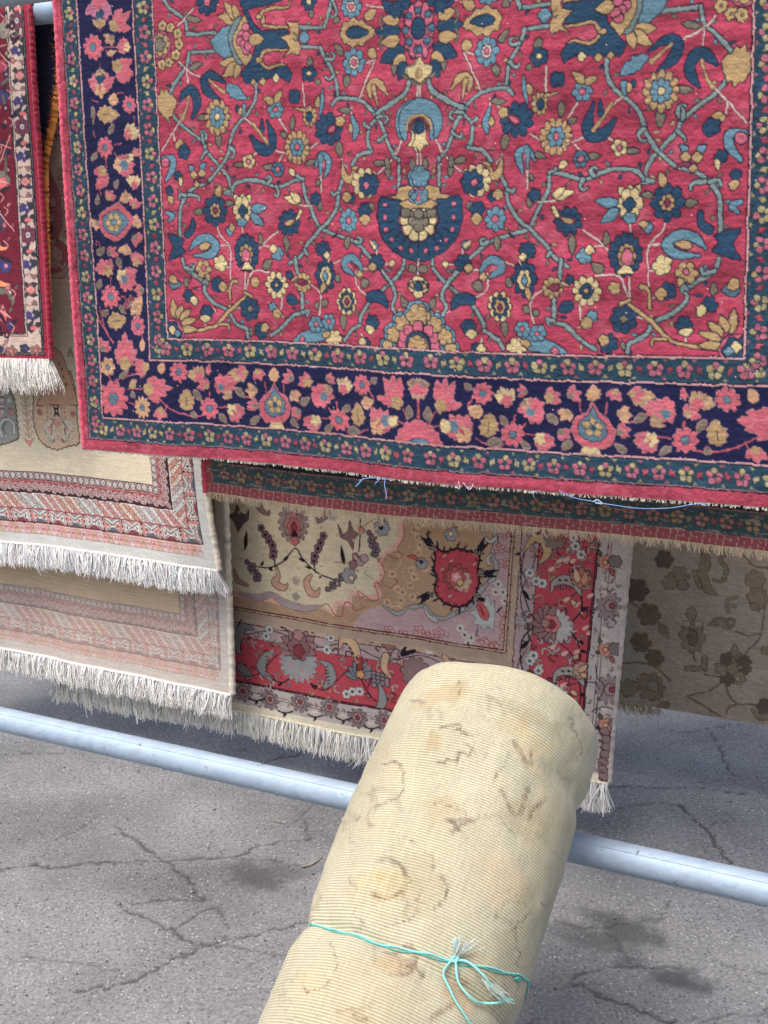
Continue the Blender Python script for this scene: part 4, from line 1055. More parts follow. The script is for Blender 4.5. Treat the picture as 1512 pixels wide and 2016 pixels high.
def build_main():
    base = SH1.pos(np.array(0.0), np.array(TB)) * (1, 1, 0)
    root = empty('hanging_rug', base, 'large crimson rug with blue vines and navy flowered border draped over the front rail', 'rug')
    ch = build_main_chart()
    rgn = np.random.default_rng(8)
    sheet_mesh('pile_face', SH1, ch, M_PILE, root, relief=0.0009)
    backing(SH1, -HW, HW, TB - .003, 0.009, root, rgb(120, 60, 66))
    selvedge(SH1, -HW, TB, 0.0068, root, rgb(204, 80, 104), off=-.004)
    selvedge(SH1, HW, TB, 0.0068, root, rgb(190, 60, 84), off=-.004)
    cw = fringe(SH1, -HW, HW, TB, 0.0068, root, rgb(244, 234, 214), 2300, name='cut_warp_edge', rad=0.0014, seed=2, group=5, var=.6, jit=.3, segs=3, off=-.003)
    # rear half, seen from its underside below the front edge
    shr = Sheet((828, 430), 2.45 + 0.115, tau=-1.0, sh=0.02, t0=SH1.t0 + .0, rr=0.036, amp=0.006, seed=1.3)
    s0 = shr.st(400, 950)[0]; tb = shr.st(760, 1010)[1]
    hw = 1.97; s1 = s0 + hw
    s = lines((s0, s0 + 1.55, 0.0026), (s0 + 1.55, s1, 0.01)); t = lines((shr.t0, tb - .20, 0.02), (tb - .20, tb, 0.0023))
    cr = Chart(s, t, rgb(156, 82, 84), warp=.0008, seed=21)
    S, T = cr.S, cr.T
    W, Bt = S - s0, tb - T
    def band(w, b, col): cr.c[(W > w) & (Bt > b)] = col
    band(.0245, .0265, rgb(170, 130, 120)); band(.026, .028, rgb(72, 90, 92)); band(.079, .082, rgb(150, 110, 105)); band(.0825, .0855, rgb(52, 48, 58))
    guard_band(cr, True, tb - .055, .05, s0 + .04, s1, .053, dull=1, seed=5)
    guard_band(cr, False, s0 + .053, .05, shr.t0, tb - .08, .053, dull=1, seed=6)
    rg = np.random.default_rng(14)
    for i in range(60):
        a = s0 + .1 + i * .03
        cr.flower((a, tb - rg.uniform(.1, .2)), .016, .013, 5, .3, [rgb(128, 72, 62), rgb(110, 90, 70), rgb(90, 70, 60)][i % 3], rg.uniform(0, 6))
    rows = 0.85 + .15 * np.abs(np.sin(cr.S0 * pi / .0062))       # warp lines
    cr.c *= rows[..., None]
    th = (np.abs(np.sin(cr.S0 * pi / .0145 + .3 * np.sin(cr.T0 * 200))) > .985) & (Bt < .028)
    cr.c[th] = rgb(196, 150, 138)
    ww = rg.random(S.shape) < .004
    cr.c[ww] = rgb(170, 160, 150)
    wr = vnoise(S * .08, T, .0022, 41) > .72
    cr.c[wr] = cr.c[wr] * .4 + rgb(170, 160, 145) * .6
    cr.c *= np.clip(rg.normal(1, .08, S.shape), .8, 1.3)[..., None]
    sheet_mesh('underside_of_rear_half', shr, cr, M_FLAT, root, relief=0.0005)
    shb = shr
    backing(shb, s0, s1, tb, 0.008, root, rgb(160, 60, 80), name='rear_pile')
    selvedge(shb, s0, tb, 0.010, root, rgb(206, 78, 92), off=-.004)
    fringe(shb, s0, s1 - .2, tb, 0.016, root, rgb(232, 208, 172), 1900, name='rear_warp_edge', rad=0.0011, seed=4, group=5, var=.55, jit=.35, segs=3)
    # loose blue sewing threads along the torn edge
    def thread(pts, z, r=.0008, col=rgb(120, 150, 200)):
        P = catmull([at(x, y, z) for x, y in pts], 6)
        V, Q, T = tube_data(P, r, 5)
        b = Bag(); b.add(V, Q, T, col)
        link('loose_thread', b.mesh('loose_thread'), M_YARN, cw)
    zf = 2.30
    thread([(716, 941), (706, 952), (700, 958)], 2.30, .0012); thread([(747, 944), (738, 953)], 2.30, .001); thread([(759, 942), (757, 955), (760, 968), (761, 982)], 2.29, .0011)
    thread([(706, 946), (730, 941), (764, 944)], 2.30, .0009); thread([(902, 948), (905, 958), (903, 964)], 2.27, .0008, rgb(205, 205, 215)); thread([(912, 950), (924, 964), (932, 953)], 2.27, .0008, rgb(205, 205, 215))
    thread([(1062, 966), (1050, 970), (1052, 980)], 2.2, .0007); thread([(1100, 966), (1130, 980), (1172, 988), (1205, 994), (1260, 1001), (1320, 1000), (1372, 992), (1392, 996)], 2.16, .0009)
    thread([(1168, 988), (1176, 984), (1186, 992), (1172, 990)], 2.155, .0009, rgb(190, 200, 225))
    return root
build_main()
# ------------------------------------------------------------------ rails and the rugs hung behind
RAIL1 = SH1.pos(np.array(0.0), np.array(SH1.t0)) - SH1.n * SH1.rr
HR = RAIL1[2]
def behind(px, py, d):
    """depth at which the view ray meets the vertical plane d metres behind the front rail"""
    return float(EN @ (RAIL1 - EN * d - CAM) / (EN @ ray(px, py)))
def sheet_at(anchor, d, **kw):
    z = behind(*anchor, d)
    o = at(*anchor, z)
    return Sheet(anchor, z, t0=o[2] - HR, **kw)

R_D = {'left': 0.22, 'cream': 0.37, 'mid': 0.56, 'grey': 1.05}
pipe('rack_rail', RAIL1, -2.6, 2.2, .032, 'galvanised top rail cut by the upper left corner, the large crimson rug hangs over it')
pipe('rack_rail', RAIL1 - EN * R_D['left'], -2.6, 2.2, .032, 'galvanised rail seen in the gap at top left behind the front rail')
LOWP = at(925, 1622, 2.41)
pipe('lower_pipe', LOWP, -3.2, 2.4, .0315, 'thick pale blue-grey galvanised pipe low above the asphalt, under the rolled rug')

class Edged:
    """mixin: the side edge of a sheet follows measured points"""
def set_edge(sh, pts):
    q = np.array([sh.st(x, y) for x, y in pts])
    q = q[np.argsort(q[:, 1])]
    tt, ss = q[:, 1], q[:, 0]
    base_pos = sh.pos
    f = lambda T: np.interp(T, tt, ss)
    k = np.array([.25, .5, .25])
    fine_t = np.linspace(tt[0] - .3, tt[-1] + .3, 200)
    fs = f(fine_t)
    for _ in range(60): fs = np.convolve(np.pad(fs, 1, 'edge'), k, 'valid')
    g = lambda T: np.interp(T, fine_t, fs)
    sh.edge_s = g
    sh.pos = lambda S, T, off=0.0: base_pos(np.asarray(S, float) + g(np.maximum(T, sh.t0)), T, off)
    old_st = sh.st
    sh.st = lambda px, py: (lambda v: np.array([v[0] - float(g(v[1])), v[1]]))(old_st(px, py))
    return sh

# ---------------- small crimson rug at the left edge
def build_left():
    d = R_D['left']
    sh = sheet_at((60, 350), d - .036, amp=.004, seed=2.0, rr=.036)
    set_edge(sh, [(60, 40), (67, 180), (75, 280), (82, 400), (91, 560), (99, 705)])
    tb = sh.st(60, 707)[1]
    root = empty('hanging_rug', sh.pos(np.array(-.3), np.array(tb)) * (1, 1, 0), 'narrow crimson rug with ivory flowered border at the left edge, long white fringe', 'rug')
    W = .75
    s = lines((-W, -.30, .02), (-.30, 0, .0024)); t = lines((sh.t0 - .056, sh.t0, .008), (sh.t0, tb, .0024))
    ch = Chart(s, t, rgb(150, 40, 58), warp=.0008, seed=51)
    S, T = ch.S, ch.T
    W_, B = -S, tb - T
    red, dk, gn, iv, fld = rgb(146, 40, 60), rgb(40, 34, 46), rgb(100, 98, 94), rgb(192, 170, 158), rgb(108, 34, 50)
    def band(w, b, c): ch.c[(W_ > w) & (B > b)] = c
    band(0, 0, red); band(.021, .010, dk); band(.026, .014, gn); band(.0285, .017, dk); band(.033, .021, iv)
    band(.081, .066, dk); band(.0835, .0685, iv); band(.0865, .0715, gn); band(.0895, .0745, dk); band(.0925, .077, fld)
    pen = Pen(ch, sh, 1.1); pen.oc = rgb(50, 38, 48); pen.org(0, 0, 1)
    mar, dkl, blu, brn, pk = rgb(112, 62, 78), rgb(56, 58, 66), rgb(70, 66, 110), rgb(140, 104, 98), rgb(206, 110, 112)
    keep = (W_ < .031) | (W_ > .0835) | (B < .019)
    fr = ch.c[keep].copy()
    xc = lambda y: 33 + (y - 41) * .0515
    def flower(y):
        x = xc(y)
        for k in range(6):
            an = k * pi / 3 + .5
            pen.fl(x + 7.5 * cos(an), y + 9.5 * sin(an), 5.2, 0, mar, ow=.8)
        pen.fl(x, y, 4.2, 0, rgb(190, 180, 185), ow=.8); pen.fl(x, y, 2, 0, rgb(110, 110, 120), ow=0)
    def leafy(y, sg):
        x = xc(y)
        pen.pg(dkl, [(x - 12, y - 4), (x - 4, y - 8), (x + 1, y - 12), (x, y - 4), (x + 4, y + 2), (x - 2, y + 8), (x - 6, y + 4), (x - 10, y + 6)], ow=.3)
        pen.leaf(x + 3, y + 3 * sg, x + 13, y + 6 * sg, 8, dkl, ow=.3); pen.leaf(x - 4, y + 1, x + 7, y - 1, 6, pk, ow=.4)
        pen.line([(x + 12, y - 8), (x + 9, y), (x + 11, y + 9)], 1.4)
    def star(y, sg):
        x = xc(y)
        pen.pg(blu, [(x - 12, y), (x - 6, y - 7), (x, y - 3), (x + 2, y - 10), (x + 6, y - 3), (x + 12, y + 2), (x + 5, y + 5), (x + 1, y + 10), (x - 3, y + 5), (x - 9, y + 8)], ow=.3)
        pen.pg(dkl, [(x + 1, y - 6), (x + 8, y - 8), (x + 13, y), (x + 6, y + 6)], ow=.3); pen.fl(x + 1, y, 2.2, 4, rgb(170, 165, 160), ow=.2)
    def palm(y):
        x = xc(y)
        for sg in (-1, 1):
            pen.fl(x, y + 25 * sg, 13, 0, brn, ry=8, ow=1, half=sg); pen.fl(x - 3, y + 17 * sg, 8, 5, iv, ow=0)
            pen.pg(dkl, [(x - 13, y + 8 * sg), (x - 8, y + 14 * sg), (x - 3, y + 9 * sg), (x + 4, y + 13 * sg), (x + 12, y + 10 * sg), (x + 7, y + 4 * sg), (x - 6, y + 4 * sg)], ow=.3)
        pen.fl(x, y, 11, 4, rgb(150, 90, 92), ry=8, ow=.6); pen.fl(x, y, 8, 4, iv, ry=5, ow=0); pen.fl(x, y, 6, 4, pk, ry=3.6, ow=0)
    for y0 in (-166, 41, 250, 463):
        for fn, y1, ar in ((flower, 0, ()), (leafy, 32, (1,)), (star, 57, (1,)), (palm, 108, ()), (star, 158, (-1,)), (leafy, 183, (-1,))):
            pen.zoom = (xc(y0 + y1), y0 + y1, 1.18 if fn is palm else 1.32); fn(y0 + y1, *ar)
    pen.zoom = None
    ch.c[keep] = fr
    # bottom ivory run
    pen2x = [(70, 690), (48, 686), (22, 690), (4, 686)]
    for i, (x, y) in enumerate(pen2x):
        if i % 2 == 0:
            for k in range(5): pen.fl(x + 8 * cos(k * 1.26), y + 6 * sin(k * 1.26), 5, 0, brn, ow=.8)
            pen.fl(x, y, 4, 4, pk, ow=.6)
        else:
            pen.fl(x, y, 12, 5, dkl, ry=9, ow=.3); pen.fl(x + 3, y, 4, 4, blu, ow=.2)
    # field: medallions, twigs, apricot patches paint in spots of sunlight
    for (x, y, r, c) in ((8, 60, 16, rgb(130, 128, 116)), (6, 190, 14, rgb(64, 60, 112)), (4, 355, 20, rgb(120, 118, 108)), (6, 360, 12, pk), (10, 522, 15, rgb(62, 66, 118)), (12, 523, 5, rgb(200, 130, 140)), (8, 590, 26, rgb(110, 104, 92)), (6, 598, 20, fld), (6, 620, 12, pk), (20, 640, 9, rgb(60, 60, 100)), (2, 440, 16, rgb(70, 64, 84)), (20, 575, 4, iv), (4, 130, 14, rgb(150, 60, 80))):
        pen.fl(x, y, r, 6, c)
    rgl = np.random.default_rng(44)
    for i in range(150):
        x, y = rgl.uniform(-60, 25), 6 + i * 4.5
        cc = [rgb(52, 48, 84), rgb(60, 36, 50), rgb(150, 66, 76), rgb(96, 92, 88), rgb(178, 110, 108), rgb(44, 40, 60)][int(rgl.integers(0, 6))]
        if i % 3 == 0: pen.leaf(x, y, x + rgl.normal(0, 14), y + rgl.normal(0, 16), 8, cc)
        elif i % 3 == 1: pen.fl(x, y, rgl.uniform(5, 9), 5, cc); pen.fl(x, y, 3, 4, rgb(190, 140, 136), ow=.4)
        else: pen.line([(x, y), (x + 8, y + 8), (x + 3, y + 18)], 2.2, rgb(190, 140, 136)); pen.leaf(x + 6, y, x + 14, y - 8, 6, cc)
    for p in ([(0, 105), (18, 125)], [(0, 320), (20, 265)], [(0, 420), (28, 455)], [(2, 285), (22, 292)], [(2, 610), (22, 625)], [(-2, 92), (12, 88)], [(0, 355), (18, 362)]):
        pen.line(p, 1.6, rgb(228, 170, 160))
    pen.pg(rgb(236, 150, 110), [(0, 484), (16, 486), (12, 491), (0, 492)], ow=.5); pen.pg(rgb(236, 150, 110), [(0, 552), (22, 560), (10, 564), (0, 563)], ow=.5)  # two sun patches painted into the pile colour
    rg = np.random.default_rng(3)
    ch.c *= np.clip(rg.normal(1, .08, S.shape), .8, 1.25)[..., None] * (1 + .1 * vnoise(S, T, .02, 5))[..., None]
    sheet_mesh('pile_face', sh, ch, M_FINE, root, relief=.0006)
    backing(sh, -W, 0, tb, .008, root, rgb(90, 50, 60))
    selvedge(sh, 0.0, tb, .0085, root, rgb(150, 40, 60), off=-.003)
    fringe(sh, -.75, -.002, tb, .075, root, rgb(250, 247, 240), 3200, rad=.0014, seed=9, group=8, var=.3, lean=.12, jit=.2)
    # rear half: dark underside, bright orange edge with sunlight painted into its colour
    shr = sheet_at((90, 250), d + .04, amp=.002, seed=.5, rr=.036)
    set_edge(shr, [(104, -20), (111, 60), (118, 128), (110, 195), (103, 245), (90, 290), (86, 340), (90, 480), (92, 560)])
    tb2 = shr.st(90, 600)[1]
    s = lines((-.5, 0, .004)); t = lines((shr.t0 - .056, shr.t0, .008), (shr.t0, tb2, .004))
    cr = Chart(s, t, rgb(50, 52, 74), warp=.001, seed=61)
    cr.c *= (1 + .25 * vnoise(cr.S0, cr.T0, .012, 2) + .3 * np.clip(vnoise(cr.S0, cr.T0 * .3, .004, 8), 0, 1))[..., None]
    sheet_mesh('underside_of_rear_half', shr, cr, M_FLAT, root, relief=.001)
    backing(shr, -.5, 0, tb2, .008, root, rgb(140, 40, 60), name='rear_pile')
    oe = selvedge(shr, .002, tb2, .0105, root, rgb(255, 168, 84), off=-.002, name='painted_sunlit_edge', wob=.0012)
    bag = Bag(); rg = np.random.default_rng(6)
    for i in range(420):                      # fuzz standing off the edge, in the same painted sunlit orange
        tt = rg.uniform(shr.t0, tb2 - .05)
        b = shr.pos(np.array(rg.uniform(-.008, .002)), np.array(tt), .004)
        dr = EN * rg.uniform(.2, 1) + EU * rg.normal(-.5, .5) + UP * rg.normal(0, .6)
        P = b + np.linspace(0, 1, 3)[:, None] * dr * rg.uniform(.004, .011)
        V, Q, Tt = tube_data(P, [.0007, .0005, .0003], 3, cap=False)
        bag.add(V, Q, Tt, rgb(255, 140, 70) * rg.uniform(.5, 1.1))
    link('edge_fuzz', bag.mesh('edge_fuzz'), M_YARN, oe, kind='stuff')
build_left()

# ---------------- cream rug with narrow geometric borders
def cream_paint(ch, tb, fade, sk=1.0):
    S, T = ch.S, ch.T
    W, B = -S, tb - T
    lin = lambda a, b, k: a * (1 - k) + b * k
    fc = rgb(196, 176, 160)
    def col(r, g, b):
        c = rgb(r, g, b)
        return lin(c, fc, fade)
    cream = col(214, 202, 176); plain = col(206, 205, 198); pink = col(196, 126, 124); rose = col(164, 78, 86); mar = col(70, 40, 50); mint = col(196, 206, 196); blk = col(44, 40, 44); bei = col(204, 178, 150); gry = col(150, 140, 140); wht = col(228, 220, 214); red = col(168, 84, 84)
    ch.c[:] = plain
    # band limits, from the bottom edge and from the side edge
    bb = np.array([.036, .074, .120, .172, .216, .244]); ww = np.array([.034, .036, .078, .124, .168, .192])
    def region(i):
        """pixels of band i, coordinate along and across (0 outer .. 1 inner)"""
        lo_b, hi_b, lo_w, hi_w = bb[i], bb[i + 1], ww[i], ww[i + 1]
        inner = (B > hi_b) & (W > hi_w)
        m = (B > lo_b) & (W > lo_w) & ~inner
        side = m & (W < hi_w) & ((W - lo_w) / (hi_w - lo_w) < (B - lo_b) / (hi_b - lo_b))
        al = np.where(side, B - lo_b, W - lo_w); ac = np.where(side, (W - lo_w) / (hi_w - lo_w), (B - lo_b) / (hi_b - lo_b))
        return m, al, np.clip(ac, 0, 1), side
    def put(m, c): ch.c[m] = c
    # 0: row of little hearts (bottom only)
    m, al, ac, sd = region(0)
    m = (B > bb[0]) & (B < bb[1]) & (W > .045)
    al = W; ac = (B - bb[0]) / (bb[1] - bb[0])
    p = .021; q = (al / p) % 1 - .5
    k = np.floor(al / p).astype(int)
    base = np.where((k % 3 == 0)[..., None], bei, np.where((k % 3 == 1)[..., None], col(222, 176, 168), col(214, 196, 190)))
    ch.c[m] = base[m]
    r = np.hypot(np.abs(q) - .22, (ac - .6) * 1.2)
    put(m & (np.abs(r - .24) < .05), pink); put(m & (np.abs(np.abs(q) * 1.1 + (ac - .1) * .7 - .5) < .06) & (ac < .6), pink)
    put(m & (np.hypot(q, (ac - .52) * 1.6) < .09), blk); put(m & ((ac < .06) | (ac > .94)), rose); put(m & (ac < .05), gry)
    # 1: large zigzag
    m, al, ac, sd = region(1)
    p = .074; u = (al / p) % 1; k = np.floor(al / p).astype(int) % 2
    a = np.abs(u - .5) * 2; c = np.abs(ac - .5) * 2
    basec = np.where((k == 0)[..., None], col(214, 140, 132), mint)
    ch.c[m] = basec[m]
    tri = (c > a)                                             # hourglass
    put(m & tri & (ac > .5), np.where((k[m & tri & (ac > .5)] == 0)[:, None], mint, col(222, 190, 178)))
    put(m & tri & (ac > .62) & (c > a + .42), gry)
    put(m & (a > c) & (a > .45) & (a < .62), wht); put(m & (np.abs(a - c) < .085), blk)
    put(m & (c < .22) & (a > .42) & (a < .58), col(110, 60, 70)); z_ = m & tri & (ac < .34); put(m & tri & (ac < .5), wht); put(z_, np.where((k[z_] == 0)[:, None], col(100, 98, 108), col(138, 66, 74)))
    put(m & (np.abs(a - c) > .10) & (np.abs(a - c) < .17), wht)
    put(m & (a > .93) & (np.abs(ac * 3 % 1 - .5) < .3), blk); put(m & (np.abs(a - .8) < .05), pink)
    put(m & ((ac < .06)), blk); put(m & (ac > .95), rose)
    # 2: slanting stripes
    m, al, ac, sd = region(2)
    p = .0195; x = al + np.where(sd, 1, -1) * ac * .045; q = (x / p) % 1; k = np.floor(x / p).astype(int)
    k2 = np.floor(x / (p * 4)).astype(int) % 3
    pal = [np.array([col(206, 186, 172), col(192, 150, 140)]), np.array([col(194, 202, 194), col(184, 180, 176)]), np.array([col(204, 186, 160), col(196, 158, 140)])]
    cc = np.choose(k2[..., None], [np.where((k % 2 == 0)[..., None], P_[0], P_[1]) for P_ in pal])
    ch.c[m] = cc[m]
    put(m & ((q < .10) | (q > .93)), np.where((k2[m & ((q < .10) | (q > .93))] == 1)[:, None], gry, red))
    dm = np.abs(q - .5) * 1.6 + np.abs(((ac * 3) % 1) - .5) * 1.4
    put(m & (dm < .55) & (k % 2 == 0), wht); put(m & (dm < .26) & (k % 2 == 0), blk); put(m & (np.abs(dm - .8) < .12) & (k % 2 == 1), red)
    put(m & (ac < .045), rose); put(m & (ac > .96), wht)
    # 3: scroll on maroon
    m, al, ac, sd = region(3)
    p = .050; u = (al / p) % 1; k = np.floor(al / p)
    wave = .52 + .24 * np.sin(u * 2 * pi)
    ch.c[m] = mar
    put(m & (ac > wave), rose * .96)
    put(m & (np.abs(ac - wave) < .07), col(190, 164, 154))
    for (ux, ay, r) in ((.25, .45, .27), (.75, .55, .27)):
        dd = np.hypot((u - ux) * 1.2, (ac - ay)); put(m & (np.abs(dd - r) < .05), col(190, 164, 154)); put(m & (dd < r * .78), mar)
        fl = np.hypot((u - ux) * 1.2, ac - ay); an = np.arctan2(ac - ay, (u - ux))
        put(m & (fl < .16 + .05 * np.cos(5 * an)), col(222, 170, 176)); put(m & (fl < .07), blk)
    put(m & ((ac < .05)), mar); put(m & (ac > .93), pink)
    # 4: chain of diamonds
    m, al, ac, sd = region(4)
    p = .0225; q = np.abs((al / p) % 1 - .5) * 2; c = np.abs(ac - .5) * 2; k = np.floor(al / p).astype(int)
    ch.c[m] = np.where((k % 2 == 0)[..., None], col(176, 146, 130), col(160, 130, 128))[m]
    d = q + c
    put(m & (d < 1.05), blk); put(m & (d < .8), wht); put(m & (d < .45), gry); put(m & (d < .22), np.where((k[m & (d < .22)] % 3 == 0)[:, None], pink, wht))
    put(m & (d > 1.6), pink); put(m & ((ac < .07) | (ac > .92)), blk)
    ch.mute(.12, .90)
    f = (B > bb[5]) & (W > ww[5])
    ch.c[f] = cream
    return f, col

def build_cream():
    d = R_D['cream']
    sh = sheet_at((200, 1000), d - .036, amp=.009, seed=3.1, rr=.036)
    set_edge(sh, [(360, 300), (375, 700), (390, 850), (397, 905), (403, 985), (411, 1050), (426, 1115)])
    tb = sh.st(230, 1096)[1]
    root = empty('hanging_rug', sh.pos(np.array(-.4), np.array(tb)) * (1, 1, 0), 'cream rug with pink and mint geometric border bands and white fringe at left', 'rug')
    Wd = 1.25
    s = lines((-Wd, -.92, .03), (-.92, 0, .0025)); t = lines((sh.t0 - .056, sh.t0, .01), (sh.t0, tb - .36, .0042), (tb - .36, tb, .0023))
    ch = Chart(s, t, rgb(214, 202, 176), warp=.0006, seed=71)
    f, col = cream_paint(ch, tb, 0.0)
    S, T = ch.S, ch.T
    pen = Pen(ch, sh, 5); pen.oc = rgb(78, 62, 52)
    V, L, F, G = pen.vine, pen.leaf, pen.fl, pen.pg
    # botehs and arrow-plants near the bottom of the field
    pen.org(0, 740, 7.56)
    def zig(pts, amp, n):
        p = catmull(pts, n, False)
        tg = np.gradient(p, axis=0); nr = np.stack([-tg[:, 1], tg[:, 0]], -1); nr /= np.linalg.norm(nr, axis=1)[:, None]
        return [tuple(a) for a in (p + nr * (amp * ((np.arange(len(p)) % 2) * 2 - 1))[:, None])]
    bei, grb = rgb(204, 176, 148), rgb(150, 152, 146)
    body = zig([(1010, -30), (1070, 150), (1100, 400), (1120, 700), (1150, 1010), (1000, 1060), (830, 1110), (640, 1040), (530, 880), (480, 620), (490, 330), (470, 200), (560, 60), (800, -60)], 9, 5)
    G(bei, body, ow=19)
    G(rgb(212, 188, 168), [(720, 280), (785, 205), (860, 290), (895, 665), (745, 665)], ow=7)
    F(790, 255, 22, 4, bei); L(795, 350, 795, 290, 60, rgb(132, 104, 104)); G(rgb(70, 56, 52), [(765, 470), (810, 500), (860, 470), (840, 550), (870, 640), (815, 600), (770, 640), (790, 550)], ow=2); F(815, 545, 14, 4, rgb(220, 205, 195))
    for i in range(6):
        for x in (660 + i * 6, 905 + i * 8): F(x, 290 + i * 70, 13, 4, rgb(84, 66, 60), ow=0)
    for (x, y) in ((570, 560), (1060, 590)): F(x, y, 46, 6, rgb(172, 118, 112), ow=2)
    for sg in (-1, 1):
        x = lambda v: 845 + sg * v
        G(rgb(206, 192, 170), [(x(40), 860), (x(60), 690), (x(120), 680), (x(200), 690), (x(250), 850), (x(180), 1000), (x(60), 1010)], ow=4)
        pen.line([(x(60), 700), (x(110), 770), (x(90), 830), (x(110), 900)], 18, rgb(70, 56, 52), sm=False)
        F(x(135), 810, 34, 4, rgb(206, 150, 142), ow=0)
        for i in range(5): pen.line([(x(240 - i * 18), 800 + i * 45), (x(190 - i * 24), 830 + i * 42), (x(200 - i * 24), 870 + i * 38)], 8, rgb(96, 84, 76))
        F(x(68), 985, 26, 5, rgb(84, 72, 68), ow=0); F(x(68), 985, 10, 0, bei, ow=0)
        L(x(-270) if sg > 0 else x(265), 470, x(270) if sg > 0 else x(-265), 330, 1, bei)
    for x in (575, 1010): L(x, 460, x, 290, 80, rgb(196, 190, 172)); 
    F(843, 905, 66, 6, rgb(208, 196, 170)); F(845, 915, 34, 4, rgb(214, 160, 150), ow=3); G(rgb(214, 150, 140), [(770, 690), (890, 690), (835, 800)], ow=3)
    # arrow plant
    pen.line([(340, 230), (375, 500), (410, 900)], 12, rgb(110, 92, 80)); pen.line([(352, 230), (387, 500), (420, 900)], 5, rgb(204, 180, 150))
    for i in range(7):
        y = 300 + i * 105; x = 345 + i * 12
        for sg in (-1, 1): L(x, y, x + sg * 62, y - 95, 34, rgb(206, 176, 150), 4)
    G(rgb(216, 140, 132), [(345, 940), (415, 985), (490, 940), (425, 1075)], ow=4); G(rgb(206, 150, 136), [(1215, 1015), (1340, 1055), (1290, 1140)], ow=3)
    # dark boteh cut by the frame
    G(grb, zig([(-40, 190), (120, 200), (190, 300), (230, 480), (250, 700), (270, 900), (230, 950), (130, 990), (0, 1020), (-60, 1000)], 9, 5), ow=18)
    for i in range(4): G(rgb(196, 190, 184), [(30, 250 + i * 88), (90, 250 + i * 88), (86, 300 + i * 88), (34, 300 + i * 88)], ow=9)
    F(180, 545, 54, 6, rgb(176, 140, 132), ow=6); F(150, 370, 40, 5, rgb(196, 200, 196), ow=6); V([(60, 900), (30, 760), (100, 650), (200, 700), (220, 860)], 40, rgb(186, 190, 186), 8); V([(100, 840), (70, 760), (110, 690)], 22, rgb(120, 124, 124), 6)
    G(rgb(206, 136, 130), [(-30, 330), (20, 330), (50, 620), (-30, 620)], ow=4)
    # upper field in the gap between the two red rugs
    pen.org(0, 0, 1); pen.oc = rgb(110, 66, 60); pen.ow = 1.2
    for i in range(9):
        y = 330 + i * 16
        L(118 + i * 1.2, y, 112 + i * 1.2, y + 12, 8, rgb(204, 168, 148)); L(119 + i * 1.2, y, 126 + i * 1.2, y + 12, 8, rgb(204, 168, 148))
    V([(90, 340), (104, 380), (108, 440), (100, 480)], [14, 26, 30, 20], rgb(190, 124, 122)); F(102, 400, 9, 6, rgb(214, 186, 168)); V([(96, 350), (94, 375), (99, 395)], 3, rgb(225, 200, 190), .8); F(100, 430, 7, 5, rgb(196, 180, 176)); F(99, 452, 5, 4, rgb(120, 90, 92))
    G(rgb(206, 180, 160), [(92, 470), (120, 478), (136, 500), (134, 530), (122, 549), (92, 550)], ow=1.6); V([(104, 494), (112, 484), (124, 492), (126, 515), (112, 530), (100, 535)], [8, 12, 15, 15, 15, 10], rgb(190, 110, 112), .8); F(107, 500, 7, 0, rgb(218, 196, 178), ry=14, ow=.6)
    V([(106, 530), (114, 522), (120, 530), (126, 520)], 4, rgb(220, 205, 200), 1.2)
    for y in (600, 640): pass
    G(rgb(196, 160, 134), [(100, 684), (118, 702), (128, 730), (142, 770), (150, 800), (70, 800), (100, 740)], ow=1.8)
    for (x, y) in ((112, 718), (118, 730), (121, 745), (126, 760)): F(x, y, 2.6, 4, rgb(98, 66, 58), ow=0)
    V([(131, 702), (136, 690), (139, 705)], 3, rgb(150, 150, 130), .8)
    # pencilled price on the cloth
    ink = rgb(86, 50, 56)
    for p in ([(114, 238), (121, 237), (117, 244), (121, 250), (116, 254), (113, 251)], [(107, 268), (121, 266)], [(108, 268), (113, 278)]):
        pen.line(p, 2.0, ink, sm=False)
    rg = np.random.default_rng(13)
    ch.c *= np.clip(rg.normal(1, .045, S.shape), .85, 1.15)[..., None] * (1 + .05 * vnoise(S, T, .03, 5) + .05 * vnoise(S, T, .008, 6))[..., None]
    sheet_mesh('pile_face', sh, ch, M_FINE, root, relief=.0004)
    backing(sh, -Wd, 0, tb, .009, root, rgb(200, 186, 168))
    selvedge(sh, .004, tb, .0095, root, rgb(222, 212, 190), off=-.004)
    # knotted heading and fringe
    P = sh.pos(np.linspace(-1.25, .004, 260), np.full(260, tb + .001), .001)
    b = Bag(); b.add(*tube_data(P, .0042 * (1 + .2 * np.sin(np.arange(260) * 2.1)), 6), rgb(236, 234, 228)); hd = link('fringe_heading', b.mesh('fringe_heading'), M_YARN, root)
    fringe(sh, -1.25, .004, tb, .076, hd, rgb(248, 248, 246), 4400, rad=.0016, seed=19, group=10, var=.13, jit=.12, lean=.10)
    # rear half, underside
    shr = sheet_at((230, 1250), d + .06, amp=.008, seed=4.2, rr=.036)
    set_edge(shr, [(436, 700), (443, 985), (446, 1080), (450, 1170), (456, 1290), (458, 1365)])
    tb2 = shr.st(230, 1322)[1]
    s = lines((-1.25, -.95, .03), (-.95, 0, .0027)); t = lines((shr.t0, tb2 - .36, .012), (tb2 - .36, tb2, .0024))
    cr = Chart(s, t, rgb(206, 190, 172), warp=.0006, seed=81)
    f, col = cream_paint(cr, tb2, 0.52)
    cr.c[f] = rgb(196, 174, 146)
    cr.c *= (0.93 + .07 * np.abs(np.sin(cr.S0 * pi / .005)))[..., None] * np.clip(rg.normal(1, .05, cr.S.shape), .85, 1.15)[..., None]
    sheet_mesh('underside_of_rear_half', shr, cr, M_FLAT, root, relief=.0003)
    backing(shr, -1.25, 0, tb2, .009, root, rgb(200, 186, 168), name='rear_pile')
